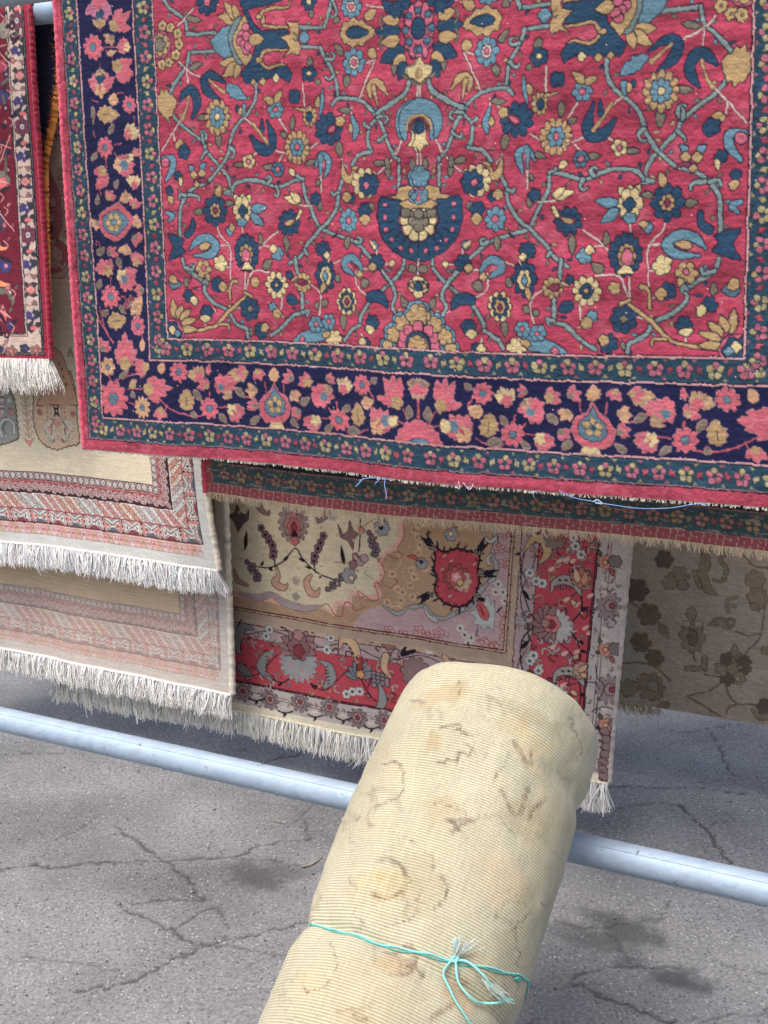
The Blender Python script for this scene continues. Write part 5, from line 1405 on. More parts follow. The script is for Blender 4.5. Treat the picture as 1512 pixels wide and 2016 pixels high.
    selvedge(shr, .004, tb2, .0105, root, rgb(214, 206, 188), off=-.004)
    P = shr.pos(np.linspace(-1.25, .004, 260), np.full(260, tb2 + .001), .001)
    b = Bag(); b.add(*tube_data(P, .0048 * (1 + .2 * np.sin(np.arange(260) * 2.1)), 6), rgb(236, 232, 230)); hd = link('rear_fringe_heading', b.mesh('rear_fringe_heading'), M_YARN, root)
    fringe(shr, -1.25, .004, tb2, .080, hd, rgb(248, 246, 242), 4100, name='rear_fringe', rad=.0016, seed=23, group=10, var=.13, jit=.12)
build_cream()
# ---------------- medallion rug, cream, tan and red
def build_mid():
    d = R_D['mid']
    sh = sheet_at((800, 1250), d - .036, amp=.008, seed=5.0, rr=.036)
    set_edge(sh, [(1250, 700), (1243, 1050), (1228, 1200), (1212, 1370), (1198, 1540)])
    tb = sh.st(800, 1466)[1]
    root = empty('hanging_rug', sh.pos(np.array(-.8), np.array(tb)) * (1, 1, 0), 'cream and coral red medallion rug with scrolling flowers hanging below the crimson rug', 'rug')
    sl = sh.st(108, 1368)[0]
    ts = sh.st(600, 940)[1]
    s = lines((sl, -1.34, .02), (-1.34, -.10, .0027), (-.10, 0, .0022)); t = lines((sh.t0 - .056, sh.t0, .01), (sh.t0, ts, .016), (ts, tb, .0024))
    cream, tan, red, lav, bei, grf = rgb(214, 198, 162), rgb(180, 146, 112), rgb(190, 66, 78), rgb(178, 154, 152), rgb(182, 158, 132), rgb(186, 174, 166)
    ch = Chart(s, t, cream, warp=.0006, seed=91)
    S, T = ch.S, ch.T
    W, B = -S, tb - T
    dk, mar, grey = rgb(36, 28, 40), rgb(128, 48, 54), rgb(150, 152, 150)
    brn, rose, pink, wht, fl_t = rgb(150, 112, 108), rgb(186, 100, 98), rgb(226, 142, 140), rgb(206, 200, 194), rgb(214, 170, 128)
    def band(w, b, c): ch.c[(W > w) & (B > b)] = c
    band(0, 0, rgb(222, 212, 186)); band(.0, .026, grf)
    band(.048, .062, rgb(110, 76, 74)); band(.0505, .0645, grf); band(.056, .070, rgb(110, 76, 74)); band(.0585, .0725, grf)
    band(.082, .098, dk); band(.085, .101, mar); band(.0875, .1035, dk); band(.0905, .1065, red)
    band(.250, .258, mar * .7); band(.253, .261, lav); band(.300, .304, mar * .7); band(.303, .307, bei); band(.318, .322, bei * .9); band(.322, .346, mar * .6); band(.326, .350, bei * 1.05); band(.330, .354, mar * .6); band(.334, .358, tan)
    fx, fb = .334, .358
    fieldm = (W > fx) & (B > fb)
    pen = Pen(ch, sh, 4.6); pen.oc = rgb(70, 34, 42)
    V, L, F, G, Ln = pen.vine, pen.leaf, pen.fl, pen.pg, pen.line
    m1 = lambda: pen.org(400, 960, 3.024)
    m2 = lambda: pen.org(800, 980, 3.024)
    # scrolling vines and small sprays that fill the borders
    rv = np.random.default_rng(55)
    al = np.linspace(0, 1.5, 260)
    for b0, am, ph in ((.282, .016, 0.0), (.18, .050, 1.0)):
        ch.stroke(np.stack([-al, tb - (b0 + am * np.sin(al * 2 * pi / .26 + ph))], -1), .0034, dk)
    for w0, am, ph in ((.276, .016, .5), (.17, .052, 2.0)):
        ch.stroke(np.stack([-(w0 + am * np.sin(al * 2 * pi / .24 + ph)), tb - al], -1), .0034, dk)
    for k in range(330):
        if k % 2: c0 = np.array([-rv.uniform(.1, 1.3), tb - rv.uniform(.112, .30)])
        else: c0 = np.array([-rv.uniform(.098, .295), tb - rv.uniform(.12, .75)])
        an = rv.uniform(0, 6.28); r0 = rv.uniform(.008, .017)
        cc = [rgb(206, 150, 132), rgb(140, 134, 130), rgb(120, 60, 66), rgb(196, 186, 176), rgb(186, 150, 116)][k % 5]
        q = catmull([c0, c0 + r0 * np.array([cos(an), sin(an)]), c0 + r0 * 1.5 * np.array([cos(an + .8), sin(an + .8)]), c0 + r0 * 1.1 * np.array([cos(an + 1.5), sin(an + 1.5)])], 4)
        ch.stroke(q, np.linspace(.0045, .0014, len(q)), cc, .0012, dk)
    for k in range(120):
        c0 = np.array([-rv.uniform(.0, 1.3), tb - rv.uniform(.032, .092)]) if k % 2 else np.array([-rv.uniform(.008, .078), tb - rv.uniform(.1, .7)])
        an = rv.uniform(0, 6.28)
        ch.stroke([c0, c0 + .009 * np.array([cos(an), sin(an)]), c0 + .013 * np.array([cos(an + .7), sin(an + .7)])], [.004, .003, .001], [rgb(206, 192, 182), rgb(130, 110, 106), rgb(160, 110, 100)][k % 3], .0009, rgb(110, 92, 90))
    keep = ~fieldm; frame = ch.c[keep].copy()
    # --- cream ground of the field with a scrolled edge towards the tan
    m1()
    G(rgb(224, 170, 150), [(-700, -300), (1230, -300), (1222, 150), (1180, 200), (1185, 290), (1150, 360), (1085, 400), (1062, 440), (1072, 520), (1030, 570), (1062, 630), (1020, 665), (940, 650), (885, 640), (880, 700), (800, 700), (780, 760), (700, 715), (560, 735), (400, 690), (200, 660), (-700, 500)], True, 0)
    G(cream, [(-700, -300), (1215, -300), (1200, 150), (1150, 210), (1155, 290), (1120, 350), (1060, 390), (1030, 440), (1045, 520), (1000, 575), (1030, 625), (960, 630), (880, 610), (850, 670), (790, 670), (750, 725), (690, 690), (560, 705), (400, 660), (200, 620), (-700, 450)], True, 0)
    for p in ([(1222, 150), (1180, 200), (1190, 280), (1150, 360), (1180, 400), (1140, 420), (1085, 390)], [(1050, 430), (1075, 500), (1060, 560), (1110, 590), (1150, 560), (1130, 540)], [(1060, 580), (1030, 560), (1020, 580), (1040, 660), (990, 660), (920, 610), (930, 650), (960, 640)], [(960, 700), (900, 730), (880, 690), (840, 680), (820, 760), (780, 750), (740, 690), (700, 700)]):
        Ln(p, 6, rgb(158, 66, 60))
    # --- sprays on the cream
    for p in ([(290, 470), (385, 482), (470, 440), (540, 362), (590, 430), (670, 500), (780, 545)], [(420, 470), (420, 380), (395, 290)], [(665, 500), (655, 420), (690, 330)], [(935, 115), (932, 300), (925, 372)], [(240, 375), (245, 290)], [(835, 450), (820, 350)]): Ln(p, 9, dk)
    for a in ((385, 480, 410, 500, 18), (470, 440, 500, 410, 18), (600, 440, 560, 420, 20), (640, 480, 600, 470, 18), (245, 370, 252, 262, 26), (835, 450, 818, 340, 26), (340, 470, 355, 440, 16), (700, 510, 690, 540, 16)): L(*a, dk, 1)
    G(rgb(104, 84, 88), [(150, 178), (185, 152), (195, 112), (215, 158), (250, 172), (266, 140), (264, 192), (228, 222), (200, 268), (180, 212)]); G(rgb(136, 100, 96), [(800, 220), (830, 280), (860, 255), (870, 195), (890, 250), (920, 270), (895, 300), (888, 362), (862, 310), (815, 290)])
    V([(330, 90), (335, 130), (380, 165), (385, 145)], [40, 34, 10, 8], brn); V([(745, 100), (735, 150), (690, 195), (672, 180), (680, 205)], [50, 40, 16, 8, 6], brn); F(765, 165, 30, 6, rgb(176, 166, 156), ow=0)
    F(530, 215, 96, 16, rgb(148, 130, 124), ry=112); F(530, 225, 62, 8, rgb(170, 118, 112), ry=78); F(532, 235, 40, 6, rose, ry=52); F(533, 240, 18, 4, rgb(140, 50, 56), ry=30); F(535, 280, 18, 5, dk); F(535, 320, 26, 5, rose)
    for (x, y, r) in ((340, 245, 20), (365, 285, 22), (385, 320, 20), (405, 345, 22), (412, 385, 24), (410, 410, 22), (712, 285, 22), (695, 325, 22), (680, 360, 24), (660, 405, 24), (655, 435, 22)):
        F(x, y, r, 5, rgb(120, 92, 100)); F(x, y, r * .45, 0, dk, ow=0)
    for (x0, y0, x1, y1) in ((270, 450, 325, 550), (830, 520, 745, 600), (1000, 260, 1025, 395)):
        for k in range(11):
            f = k / 10; rgk = (k % 3 - 1) * 15
            F(x0 + (x1 - x0) * f + rgk, y0 + (y1 - y0) * f + (k % 2) * 9, 14, 0, rgb(118, 98, 106), ow=4)
    F(866, 520, 44, 6, grey); F(880, 532, 14, 6, rgb(226, 196, 150)); F(1060, 235, 46, 7, grey); F(1055, 232, 15, 5, dk, ow=0); F(1062, 160, 30, 5, brn); F(932, 430, 30, 6, rgb(180, 150, 150)); F(958, 415, 24, 5, rgb(180, 150, 150)); F(905, 405, 22, 5, brn); F(888, 455, 24, 5, brn)
    Ln([(890, 460), (840, 440), (780, 440)], 5, mar); Ln([(1050, 170), (1000, 190), (960, 220)], 5, mar); F(942, 245, 18, 5, rgb(206, 130, 110)); F(545, 555, 26, 6, rgb(170, 156, 146), ow=0); F(545, 650, 24, 4, rgb(160, 148, 140), ow=0)
    V([(430, 480), (440, 530), (420, 570), (470, 600), (495, 580)], [10, 26, 40, 34, 8], rgb(196, 150, 124)); V([(640, 520), (610, 560), (630, 620), (670, 630), (690, 600)], [10, 36, 44, 30, 8], rgb(200, 152, 124)); V([(180, 500), (200, 560), (260, 590)], [8, 26, 8], rgb(186, 140, 120)); V([(760, 90), (730, 60)], 20, brn)
    for k in range(46):                            # pale flecks in the ground
        x, y = (k * 197) % 900 + 120, (k * 131) % 560 + 70
        L(x, y, x + 22 * cos(k), y + 22 * sin(k), 15, rgb(190, 172, 140), 0)
    V([(200, 640), (330, 660), (400, 640), (480, 690), (600, 720), (700, 700)], [10, 40, 30, 44, 36, 12], rgb(168, 150, 146), 2)
    # --- tan part: pale outline flowers
    m2()
    for (x, y) in ((40, 190), (70, 160), (110, 150), (60, 230), (75, 280), (65, 320), (20, 430), (40, 470), (15, 520), (-60, 540), (-90, 450), (-40, 610), (30, 590), (-120, 620), (0, 130), (-30, 560)):
        F(x, y, 19, 5, tan * 1.08, ow=3.5) if False else None
        pen.oc = rgb(226, 192, 150); F(x, y, 17, 5, tan, ow=4); pen.oc = rgb(84, 40, 46); F(x, y, 5, 0, rgb(110, 76, 60), ow=0)
    for p in ([(-110, 660), (-60, 640), (-20, 670)], [(-180, 640), (-140, 700), (-90, 700)], [(60, 560), (90, 600), (60, 640)], [(40, 120), (80, 100), (120, 120)], [(-60, 330), (-40, 380), (-70, 420)], [(150, 110), (190, 130), (230, 150)]): Ln(p, 5, rgb(222, 182, 140))
    rk = np.random.default_rng(71)
    for k in range(70):
        x, y = rk.uniform(-330, 230), rk.uniform(60, 720)
        c_ = rgb(214, 178, 138) if k % 3 else rgb(158, 122, 90)
        if k % 2: Ln([(x, y), (x + rk.normal(0, 16), y + 16), (x + rk.normal(0, 22), y + rk.normal(20, 10))], 4.5, c_)
        else: L(x, y, x + rk.normal(0, 24), y + rk.normal(0, 24), 13, c_, 0)
    F(268, 215, 40, 6, grey); F(266, 212, 14, 0, cream); F(86, 390, 34, 6, grey); F(84, 380, 14, 5, rgb(40, 44, 70), ow=0); V([(235, 140), (250, 170), (262, 180)], [6, 22, 8], rgb(200, 80, 70)); V([(5, 345), (40, 350), (60, 370)], [6, 18, 8], rgb(200, 80, 70)); F(303, 158, 16, 5, tan); F(130, 205, 12, 4, rgb(90, 50, 50), ow=0)
    # lavender corner with scrolled rim
    rim = [(-140, 640), (-60, 690), (0, 655), (40, 650), (110, 640), (140, 690), (220, 715), (300, 680), (380, 650), (440, 560), (495, 500), (545, 420), (520, 330), (540, 250), (520, 120)]
    G(lav * .95 + rgb(200, 130, 130) * .12, rim + [(800, 100), (800, 1100), (-300, 1000), (-300, 720)], True, 0)
    V(rim, [8, 22, 10, 24, 12, 26, 14, 22, 12, 26, 12, 24, 14, 26, 14], rgb(160, 162, 158), 4)
    pen.oc = dk
    for p in ([(100, 640), (130, 700), (180, 730), (160, 700)], [(300, 680), (340, 660), (320, 640)], [(495, 500), (530, 480), (500, 450)], [(520, 330), (490, 360), (500, 390)], [(460, 200), (500, 260), (540, 240)]): V(p, [6, 18, 20, 8][:len(p)], rgb(188, 186, 178), 4)
    pen.oc = rgb(84, 40, 46)
    pen.oc = rgb(150, 60, 58)
    for (x, y, r0) in ((70, 790, 0.2), (195, 800, 1.0), (-30, 815, .6), (590, 215, .3), (590, 390, 1.3), (130, 830, 2.0), (-110, 790, 1.5), (560, 300, 2.2)):
        for k in range(5):
            an = r0 + k * 2 * pi / 5
            L(x, y, x + 38 * cos(an), y + 32 * sin(an), 24, rgb(196, 160, 158), 4.5)
        F(x, y, 9, 0, rgb(206, 140, 130), ow=3)
        Ln([(x + 30, y + 10), (x + 52, y + 24), (x + 66, y + 8), (x + 56, y - 2)], 5, pen.oc)
    pen.oc = rgb(70, 34, 42)
    for (x0, y0, x1, y1) in ((590, 690, 590, 840), (440, 830, 560, 880)):
        for k in range(13):
            f = k / 12
            pen.oc = rgb(158, 62, 58); F(x0 + (x1 - x0) * f + (k % 3 - 1) * 14, y0 + (y1 - y0) * f + (k % 2) * 16, 12, 0, rgb(196, 160, 150), ow=4); pen.oc = rgb(84, 40, 46)
    for (x, y) in ((555, 512), (582, 560), (592, 612), (540, 560), (325, 772), (352, 812), (392, 830), (372, 862)):
        F(x, y, 24, 6, rgb(200, 194, 180), ow=0); F(x, y, 8, 0, rgb(70, 60, 50), ow=0)
    Ln([(575, 650), (545, 680), (560, 660)], 9, dk); Ln([(430, 770), (420, 820)], 7, dk)
    # red medallion with black scrolls
    medal = [(160, 285), (225, 320), (300, 300), (380, 318), (440, 335), (432, 420), (440, 500), (400, 600), (330, 645), (235, 625), (170, 560), (182, 470), (160, 420), (172, 350)]
    G(red * 1.02, medal, True, 0)
    loop = catmull(medal, 4, True)
    Ln([tuple(a) for a in loop] + [tuple(loop[0])], 13, dk, sm=False)
    for k in range(0, len(loop), 2):
        x, y = loop[k]; cxm, cym = 300, 465
        an = math.atan2(y - cym, x - cxm)
        r = 20 + 12 * (k % 3)
        L(x, y, x + r * cos(an + .5) * 1.2, y + r * sin(an + .5) * 1.2, 14, dk, 0)
        Ln([(x, y), (x - 18 * cos(an + .7), y - 18 * sin(an + .7)), (x - 26 * cos(an + 1.3), y - 26 * sin(an + 1.3))], 6, dk)
    for (x, y, a0) in ((150, 290, -2.2), (430, 320, -.9), (140, 570, 2.6), (430, 590, .8), (460, 450, 0)):
        for k in range(7):
            an = a0 + (k - 3) * .16; q = 22 + k * 12
            bx, by = x + (q - 40) * cos(a0), y + (q - 40) * sin(a0)
            sd_ = 1 if k % 2 else -1
            pen.oc = rgb(206, 190, 160)
            V([(bx, by), (bx + 26 * cos(a0 + sd_ * .7), by + 26 * sin(a0 + sd_ * .7)), (bx + 48 * cos(a0 + sd_ * .35), by + 48 * sin(a0 + sd_ * .35))], [18, 16, 5], dk, 2.5 if k < 3 else 0)
        pen.oc = rgb(70, 34, 42)
    F(298, 470, 78, 9, rgb(160, 74, 72)); F(330, 490, 60, 8, rgb(196, 168, 140), ow=0); F(298, 470, 56, 7, rgb(196, 90, 86)); F(300, 472, 34, 5, pink); F(302, 468, 16, 4, rgb(240, 186, 186), ow=0); F(325, 502, 18, 4, rgb(222, 180, 110)); 
    for (x, y) in ((215, 350), (400, 400), (250, 590), (350, 560), (205, 430), (260, 380)): L(x, y, x + 26, y - 18, 16, rgb(214, 150, 120), 2)
    # grey star flower under it
    G(rgb(182, 186, 180), [(380, 680), (420, 660), (430, 610), (470, 620), (490, 570), (510, 640), (535, 610), (530, 690), (525, 790), (490, 760), (470, 790), (440, 750), (400, 750), (420, 710)], False, 3); V([(440, 620), (465, 680), (485, 720)], [20, 62, 14], rgb(200, 84, 84), 3); V([(445, 640), (462, 690)], [8, 20], rgb(150, 50, 56), 0)
    ch.c[keep] = frame
    # --- right border run
    keep2 = W < .086
    frame2 = ch.c[keep2].copy()
    def crescent(x, y, sg=1, c=None):
        c = rgb(164, 154, 144) if c is None else c
        V([(x - 62, y + 62 * sg), (x - 42, y + 10 * sg), (x + 20, y - 10 * sg), (x + 80, y + 14 * sg), (x + 112, y + 78 * sg)], [8, 34, 52, 50, 10], c)
        for k in range(7): Ln([(x - 40 + k * 18, y + 24 * sg), (x - 46 + k * 18, y + 48 * sg)], 5, dk)
        for k in range(3): L(x - 20 + k * 36, y - 10 * sg, x + 4 + k * 36, y - 2 * sg, 13, dk, 0)
    def floret(x, y, r=27):
        F(x, y, r, 6, rgb(196, 196, 188), ow=2); F(x, y, r * .45, 5, rgb(120, 124, 128), ow=0); F(x, y, r * .2, 0, dk, ow=0)
    def palm(x, y, k=1.0):
        F(x + 62 * k, y + 28 * k, 98 * k, 17, rgb(182, 180, 172), ow=2)
        for an in np.linspace(1.2, 5.1, 9): L(x + 20 * k, y + 10 * k, x + 20 * k + 105 * k * cos(an), y + 10 * k + 118 * k * sin(an), 52 * k, brn)
        F(x + 38 * k, y + 12 * k, 52 * k, 6, rgb(206, 116, 112)); F(x + 36 * k, y + 16 * k, 26 * k, 5, rgb(150, 50, 60)); F(x + 4 * k, y + 10 * k, 24 * k, 5, rgb(170, 120, 116))
    pen.oc = dk
    Ln([(750, 250), (705, 340), (690, 440), (695, 540), (740, 680)], 9, dk); Ln([(760, 770), (700, 840), (685, 930), (705, 1040), (760, 1130)], 9, dk); Ln([(690, 440), (720, 490)], 7, dk); Ln([(1045, 580), (1050, 650), (1030, 700), (972, 775), (1020, 850), (1040, 930), (1038, 990)], 10, dk); Ln([(1035, 1080), (1040, 1180), (1030, 1240), (970, 1290)], 9, dk)
    for a in ((700, 550, 740, 615, 26), (690, 900, 730, 850, 26), (1040, 680, 1085, 650, 24), (1035, 850, 1062, 880, 22), (1040, 640, 1010, 620, 20), (1040, 910, 1080, 925, 20), (690, 330, 650, 340, 18), (1030, 1180, 1078, 1172, 24)): L(*a, dk, 0)
    palm(830, 740); palm(830, 1180, .9)
    crescent(930, 500); crescent(945, 1040); F(1045, 480, 56, 8, rgb(176, 120, 96)); L(1030, 510, 1010, 420, 34, fl_t); L(1060, 520, 1075, 440, 34, rgb(206, 140, 110)); F(1050, 1030, 50, 7, rgb(180, 140, 120)); L(1030, 1040, 1082, 1000, 30, fl_t); L(1040, 1060, 1085, 1060, 28, fl_t)
    V([(705, 320), (760, 250), (820, 260), (845, 330), (800, 392)], [8, 40, 50, 46, 12], rgb(196, 164, 116)); 
    for (x, y) in ((770, 262), (800, 275), (790, 310), (780, 345)): L(x, y, x + 8, y + 18, 12, dk, 0)
    F(890, 250, 60, 8, rgb(132, 118, 110)); F(905, 215, 40, 7, rgb(170, 110, 92)); F(905, 215, 18, 5, rgb(214, 180, 120))
    for (x, y) in ((740, 450), (778, 500), (815, 512), (1002, 238), (1012, 292), (1046, 342), (762, 940), (740, 972), (792, 1030)): floret(x, y)
    Ln([(1050, 300), (1085, 300), (1070, 320)], 6, mar); Ln([(1060, 350), (1095, 352)], 6, mar); Ln([(720, 500), (735, 530), (715, 520)], 6, mar)
    for (x, y) in ((900, 390), (940, 620), (1000, 650), (1050, 790), (1075, 820), (930, 940), (1000, 930), (850, 440), (1060, 1290), (920, 1130), (980, 390), (860, 900), (1080, 600), (940, 380)):
        L(x, y, x + 42, y - 26, 22, rgb(222, 172, 152), 0)
    L(1010, 640, 985, 610, 26, fl_t); L(1000, 960, 1030, 935, 26, fl_t); L(985, 1150, 1020, 1180, 24, fl_t)
    ch.c[keep2] = frame2
    # narrow outer border, right
    for y in (390, 910, 1360): 
        F(1185, y, 38, 5, rgb(206, 136, 112)); F(1185, y, 12, 0, fl_t); F(1244, y - 4, 36, 6, rgb(128, 116, 112)); L(1160, y - 40, 1150, y - 70, 20, rgb(100, 96, 74)); L(1215, y + 40, 1235, y + 80, 22, rgb(170, 90, 76)); L(1150, y + 20, 1130, y + 10, 16, rgb(90, 84, 66))
    for y in (650, 1150):
        F(1205, y, 64, 11, rgb(150, 128, 126), ry=78, amp=.4); F(1215, y, 32, 6, rgb(170, 140, 132)); F(1225, y, 16, 5, rgb(140, 70, 76))
    for y in (510, 780, 1020, 1260, 560, 840): L(1160, y, 1200, y + 14, 22, rgb(206, 190, 178), 0); L(1195, y + 20, 1160, y + 34, 18, rgb(200, 182, 172), 0)
    Ln([(1130, 1000), (1140, 1080), (1180, 1130), (1140, 1220), (1130, 1290)], 6, dk); Ln([(1130, 1330), (1150, 1400)], 6, dk)
    for k in range(12):
        y = 1400 + k * 45
        F(1180 + 12 * sin(k), y, 26, 5, rgb(140, 116, 112)); Ln([(1150, y), (1180, y + 22), (1200, y + 40)], 6, dk)
    # --- bottom border run
    m1()
    keep3 = (B < .103) | (B > .318)
    frame3 = ch.c[keep3].copy()
    for p in ([(190, 860), (220, 800), (300, 772), (420, 795), (500, 860)], [(600, 860), (690, 822), (800, 845), (870, 905), (920, 970), (935, 1010)], [(400, 1140), (470, 1165), (560, 1108), (640, 1172), (740, 1195)], [(930, 1130), (980, 1230), (1020, 1270)], [(970, 1190), (1010, 1100), (1040, 1090)]): Ln(p, 9, dk)
    for a in ((660, 845, 640, 870, 22), (450, 815, 470, 845, 20), (470, 1160, 440, 1190, 20), (640, 1170, 670, 1210, 20), (300, 772, 280, 760, 14)): L(*a, dk, 0)
    F(560, 1040, 118, 19, rgb(150, 152, 150), ow=2)
    for an in np.linspace(2.7, 6.7, 9): L(560, 950, 560 + 118 * cos(an), 950 + 108 * sin(an), 58, brn)
    F(562, 950, 64, 6, rgb(140, 96, 96), ry=80); F(562, 975, 34, 5, rgb(132, 52, 58), ry=40); F(560, 880, 32, 5, rgb(170, 120, 116))
    V([(215, 1000), (195, 930), (230, 840), (290, 850)], [10, 50, 48, 10], rgb(128, 126, 124)); V([(420, 980), (370, 1010), (340, 1080), (400, 1150)], [10, 44, 54, 16], rgb(136, 136, 132)); V([(690, 1030), (745, 1060), (760, 1130), (720, 1190)], [10, 46, 58, 16], rgb(140, 140, 136))
    for k in range(6): Ln([(372 - k * 2, 1010 + k * 22), (388 - k * 2, 1018 + k * 22)], 6, dk); Ln([(742 + k * 2, 1060 + k * 20), (728 + k * 2, 1066 + k * 20)], 6, dk)
    V([(810, 950), (830, 900), (890, 930), (915, 1010), (925, 1080)], [10, 34, 48, 40, 14], rgb(206, 168, 128)); 
    for k in range(4): L(846 + k * 18, 920 + k * 28, 858 + k * 18, 932 + k * 28, 12, dk, 0)
    for an in np.linspace(3.4, 6.0, 7): L(928, 1130, 928 + 92 * cos(an), 1130 + 110 * sin(an), 40, rgb(124, 130, 136))
    V([(925, 1010), (930, 1110)], [30, 26], rgb(150, 60, 50)); F(930, 1110, 22, 5, rgb(206, 150, 90))
    for k in range(13): F(1010 + (k % 4) * 26, 1108 + (k // 4) * 22 + (k % 4) * 6, 14, 0, rgb(136, 122, 124), ow=5)
    V([(1040, 1170), (1060, 1240), (1050, 1300), (1020, 1320)], [12, 46, 44, 12], rgb(140, 142, 140)); F(230, 1095, 36, 6, rgb(120, 112, 116)); L(200, 1060, 285, 1130, 50, rgb(124, 116, 120)); 
    for (x, y) in ((850, 1225), (885, 1212), (925, 1212), (740, 870), (760, 890), (735, 960), (370, 890), (390, 850)): floret(x, y, 25)
    for k in range(9): F(930 + (k % 5) * 22, 850 + (k // 5) * 26 + (k % 5) * 10, 13, 0, rgb(170, 130, 126), ow=4)
    F(1100, 920, 44, 7, rgb(150, 100, 92)); V([(1080, 1000), (1070, 1070), (1110, 1130)], [40, 40, 10], rgb(206, 168, 128)); V([(1210, 930), (1180, 990), (1250, 970), (1240, 990)], [10, 30, 20, 8], dk, 0); F(1260, 1100, 88, 10, rgb(140, 112, 110)); F(1420, 940, 40, 6, rgb(150, 100, 92)); V([(1440, 1000), (1470, 1060), (1430, 1100)], [30, 34, 10], rgb(206, 168, 128)); F(1345, 960, 30, 6, wht, ow=0)
    for k in range(30):
        x, y = 210 + (k * 173) % 1150, 900 + (k * 97) % 330
        L(x, y + (x - 200) * .12, x + 26, y - 14 + (x - 200) * .12, 14, rgb(196, 120, 116), 0)
    ch.c[keep3] = frame3
    for (x, y) in ((235, 1222), (392, 1270), (572, 1282), (750, 1308), (912, 1372), (1070, 1390), (1240, 1440), (1400, 1470), (80, 1200)):
        F(x, y, 52, 9, rgb(134, 116, 118), amp=.35); F(x, y - 4, 28, 6, rgb(170, 130, 128)); F(x, y - 4, 12, 5, rgb(150, 60, 66))
    for (x, y) in ((310, 1240), (480, 1310), (660, 1330), (830, 1345), (990, 1400), (1150, 1440)):
        L(x - 20, y, x + 22, y + 6, 20, rgb(206, 190, 180), 0); Ln([(x - 40, y + 20), (x, y + 36), (x + 50, y + 24)], 10, dk); L(x + 10, y + 36, x - 8, y + 62, 16, dk, 0)
    rg = np.random.default_rng(17)
    ch.c *= np.clip(rg.normal(1, .05, S.shape), .85, 1.15)[..., None] * (1 + .07 * vnoise(S, T, .03, 5) + .05 * vnoise(S, T, .009, 6))[..., None]
    ch.mute(.12, .92)
    sheet_mesh('pile_face', sh, ch, M_FINE, root, relief=.0005)
    backing(sh, sl, 0, tb, .009, root, rgb(196, 180, 160))
    selvedge(sh, .002, tb, .0065, root, rgb(176, 166, 158), off=-.003)
    P = sh.pos(np.linspace(sl, .0, 420), np.full(420, tb + .001), .001)
    b = Bag(); b.add(*tube_data(P, .0045 * (1 + .2 * np.sin(np.arange(420) * 2.1)), 6), rgb(222, 214, 184)); hd = link('fringe_heading', b.mesh('fringe_heading'), M_YARN, root)
    fringe(sh, sl, -.40, tb, .085, hd, rgb(254, 251, 242), 3400, rad=.0016, seed=29, group=10, var=.14, jit=.12)
    fringe(sh, -.50, -.002, tb, .085, hd, rgb(250, 248, 244), 1300, rad=.0016, seed=30, group=10, var=.14, jit=.12, name='white_fringe')
    # rear half with its own tassels showing past the right edge
    shr = sheet_at((1235, 1080), d + .06, amp=.002, seed=1, rr=.036)
    e = shr.st(1240, 1080)[0]; tr = shr.st(1240, 1082)[1]
    s = lines((e - 1.5, e, .02)); t = lines((shr.t0, tr, .02))
    cr = Chart(s, t, rgb(160, 146, 134), seed=3)
    sheet_mesh('underside_of_rear_half', shr, cr, M_FLAT, root, relief=.0004)
    backing(shr, e - 1.5, e, tr, .008, root, rgb(170, 150, 140), name='rear_pile')
    fringe(shr, e - .4, e + .004, tr, .095, root, rgb(214, 210, 204), 420, name='rear_fringe', rad=.0014, seed=31, group=10, var=.15, jit=.08)
build_mid()

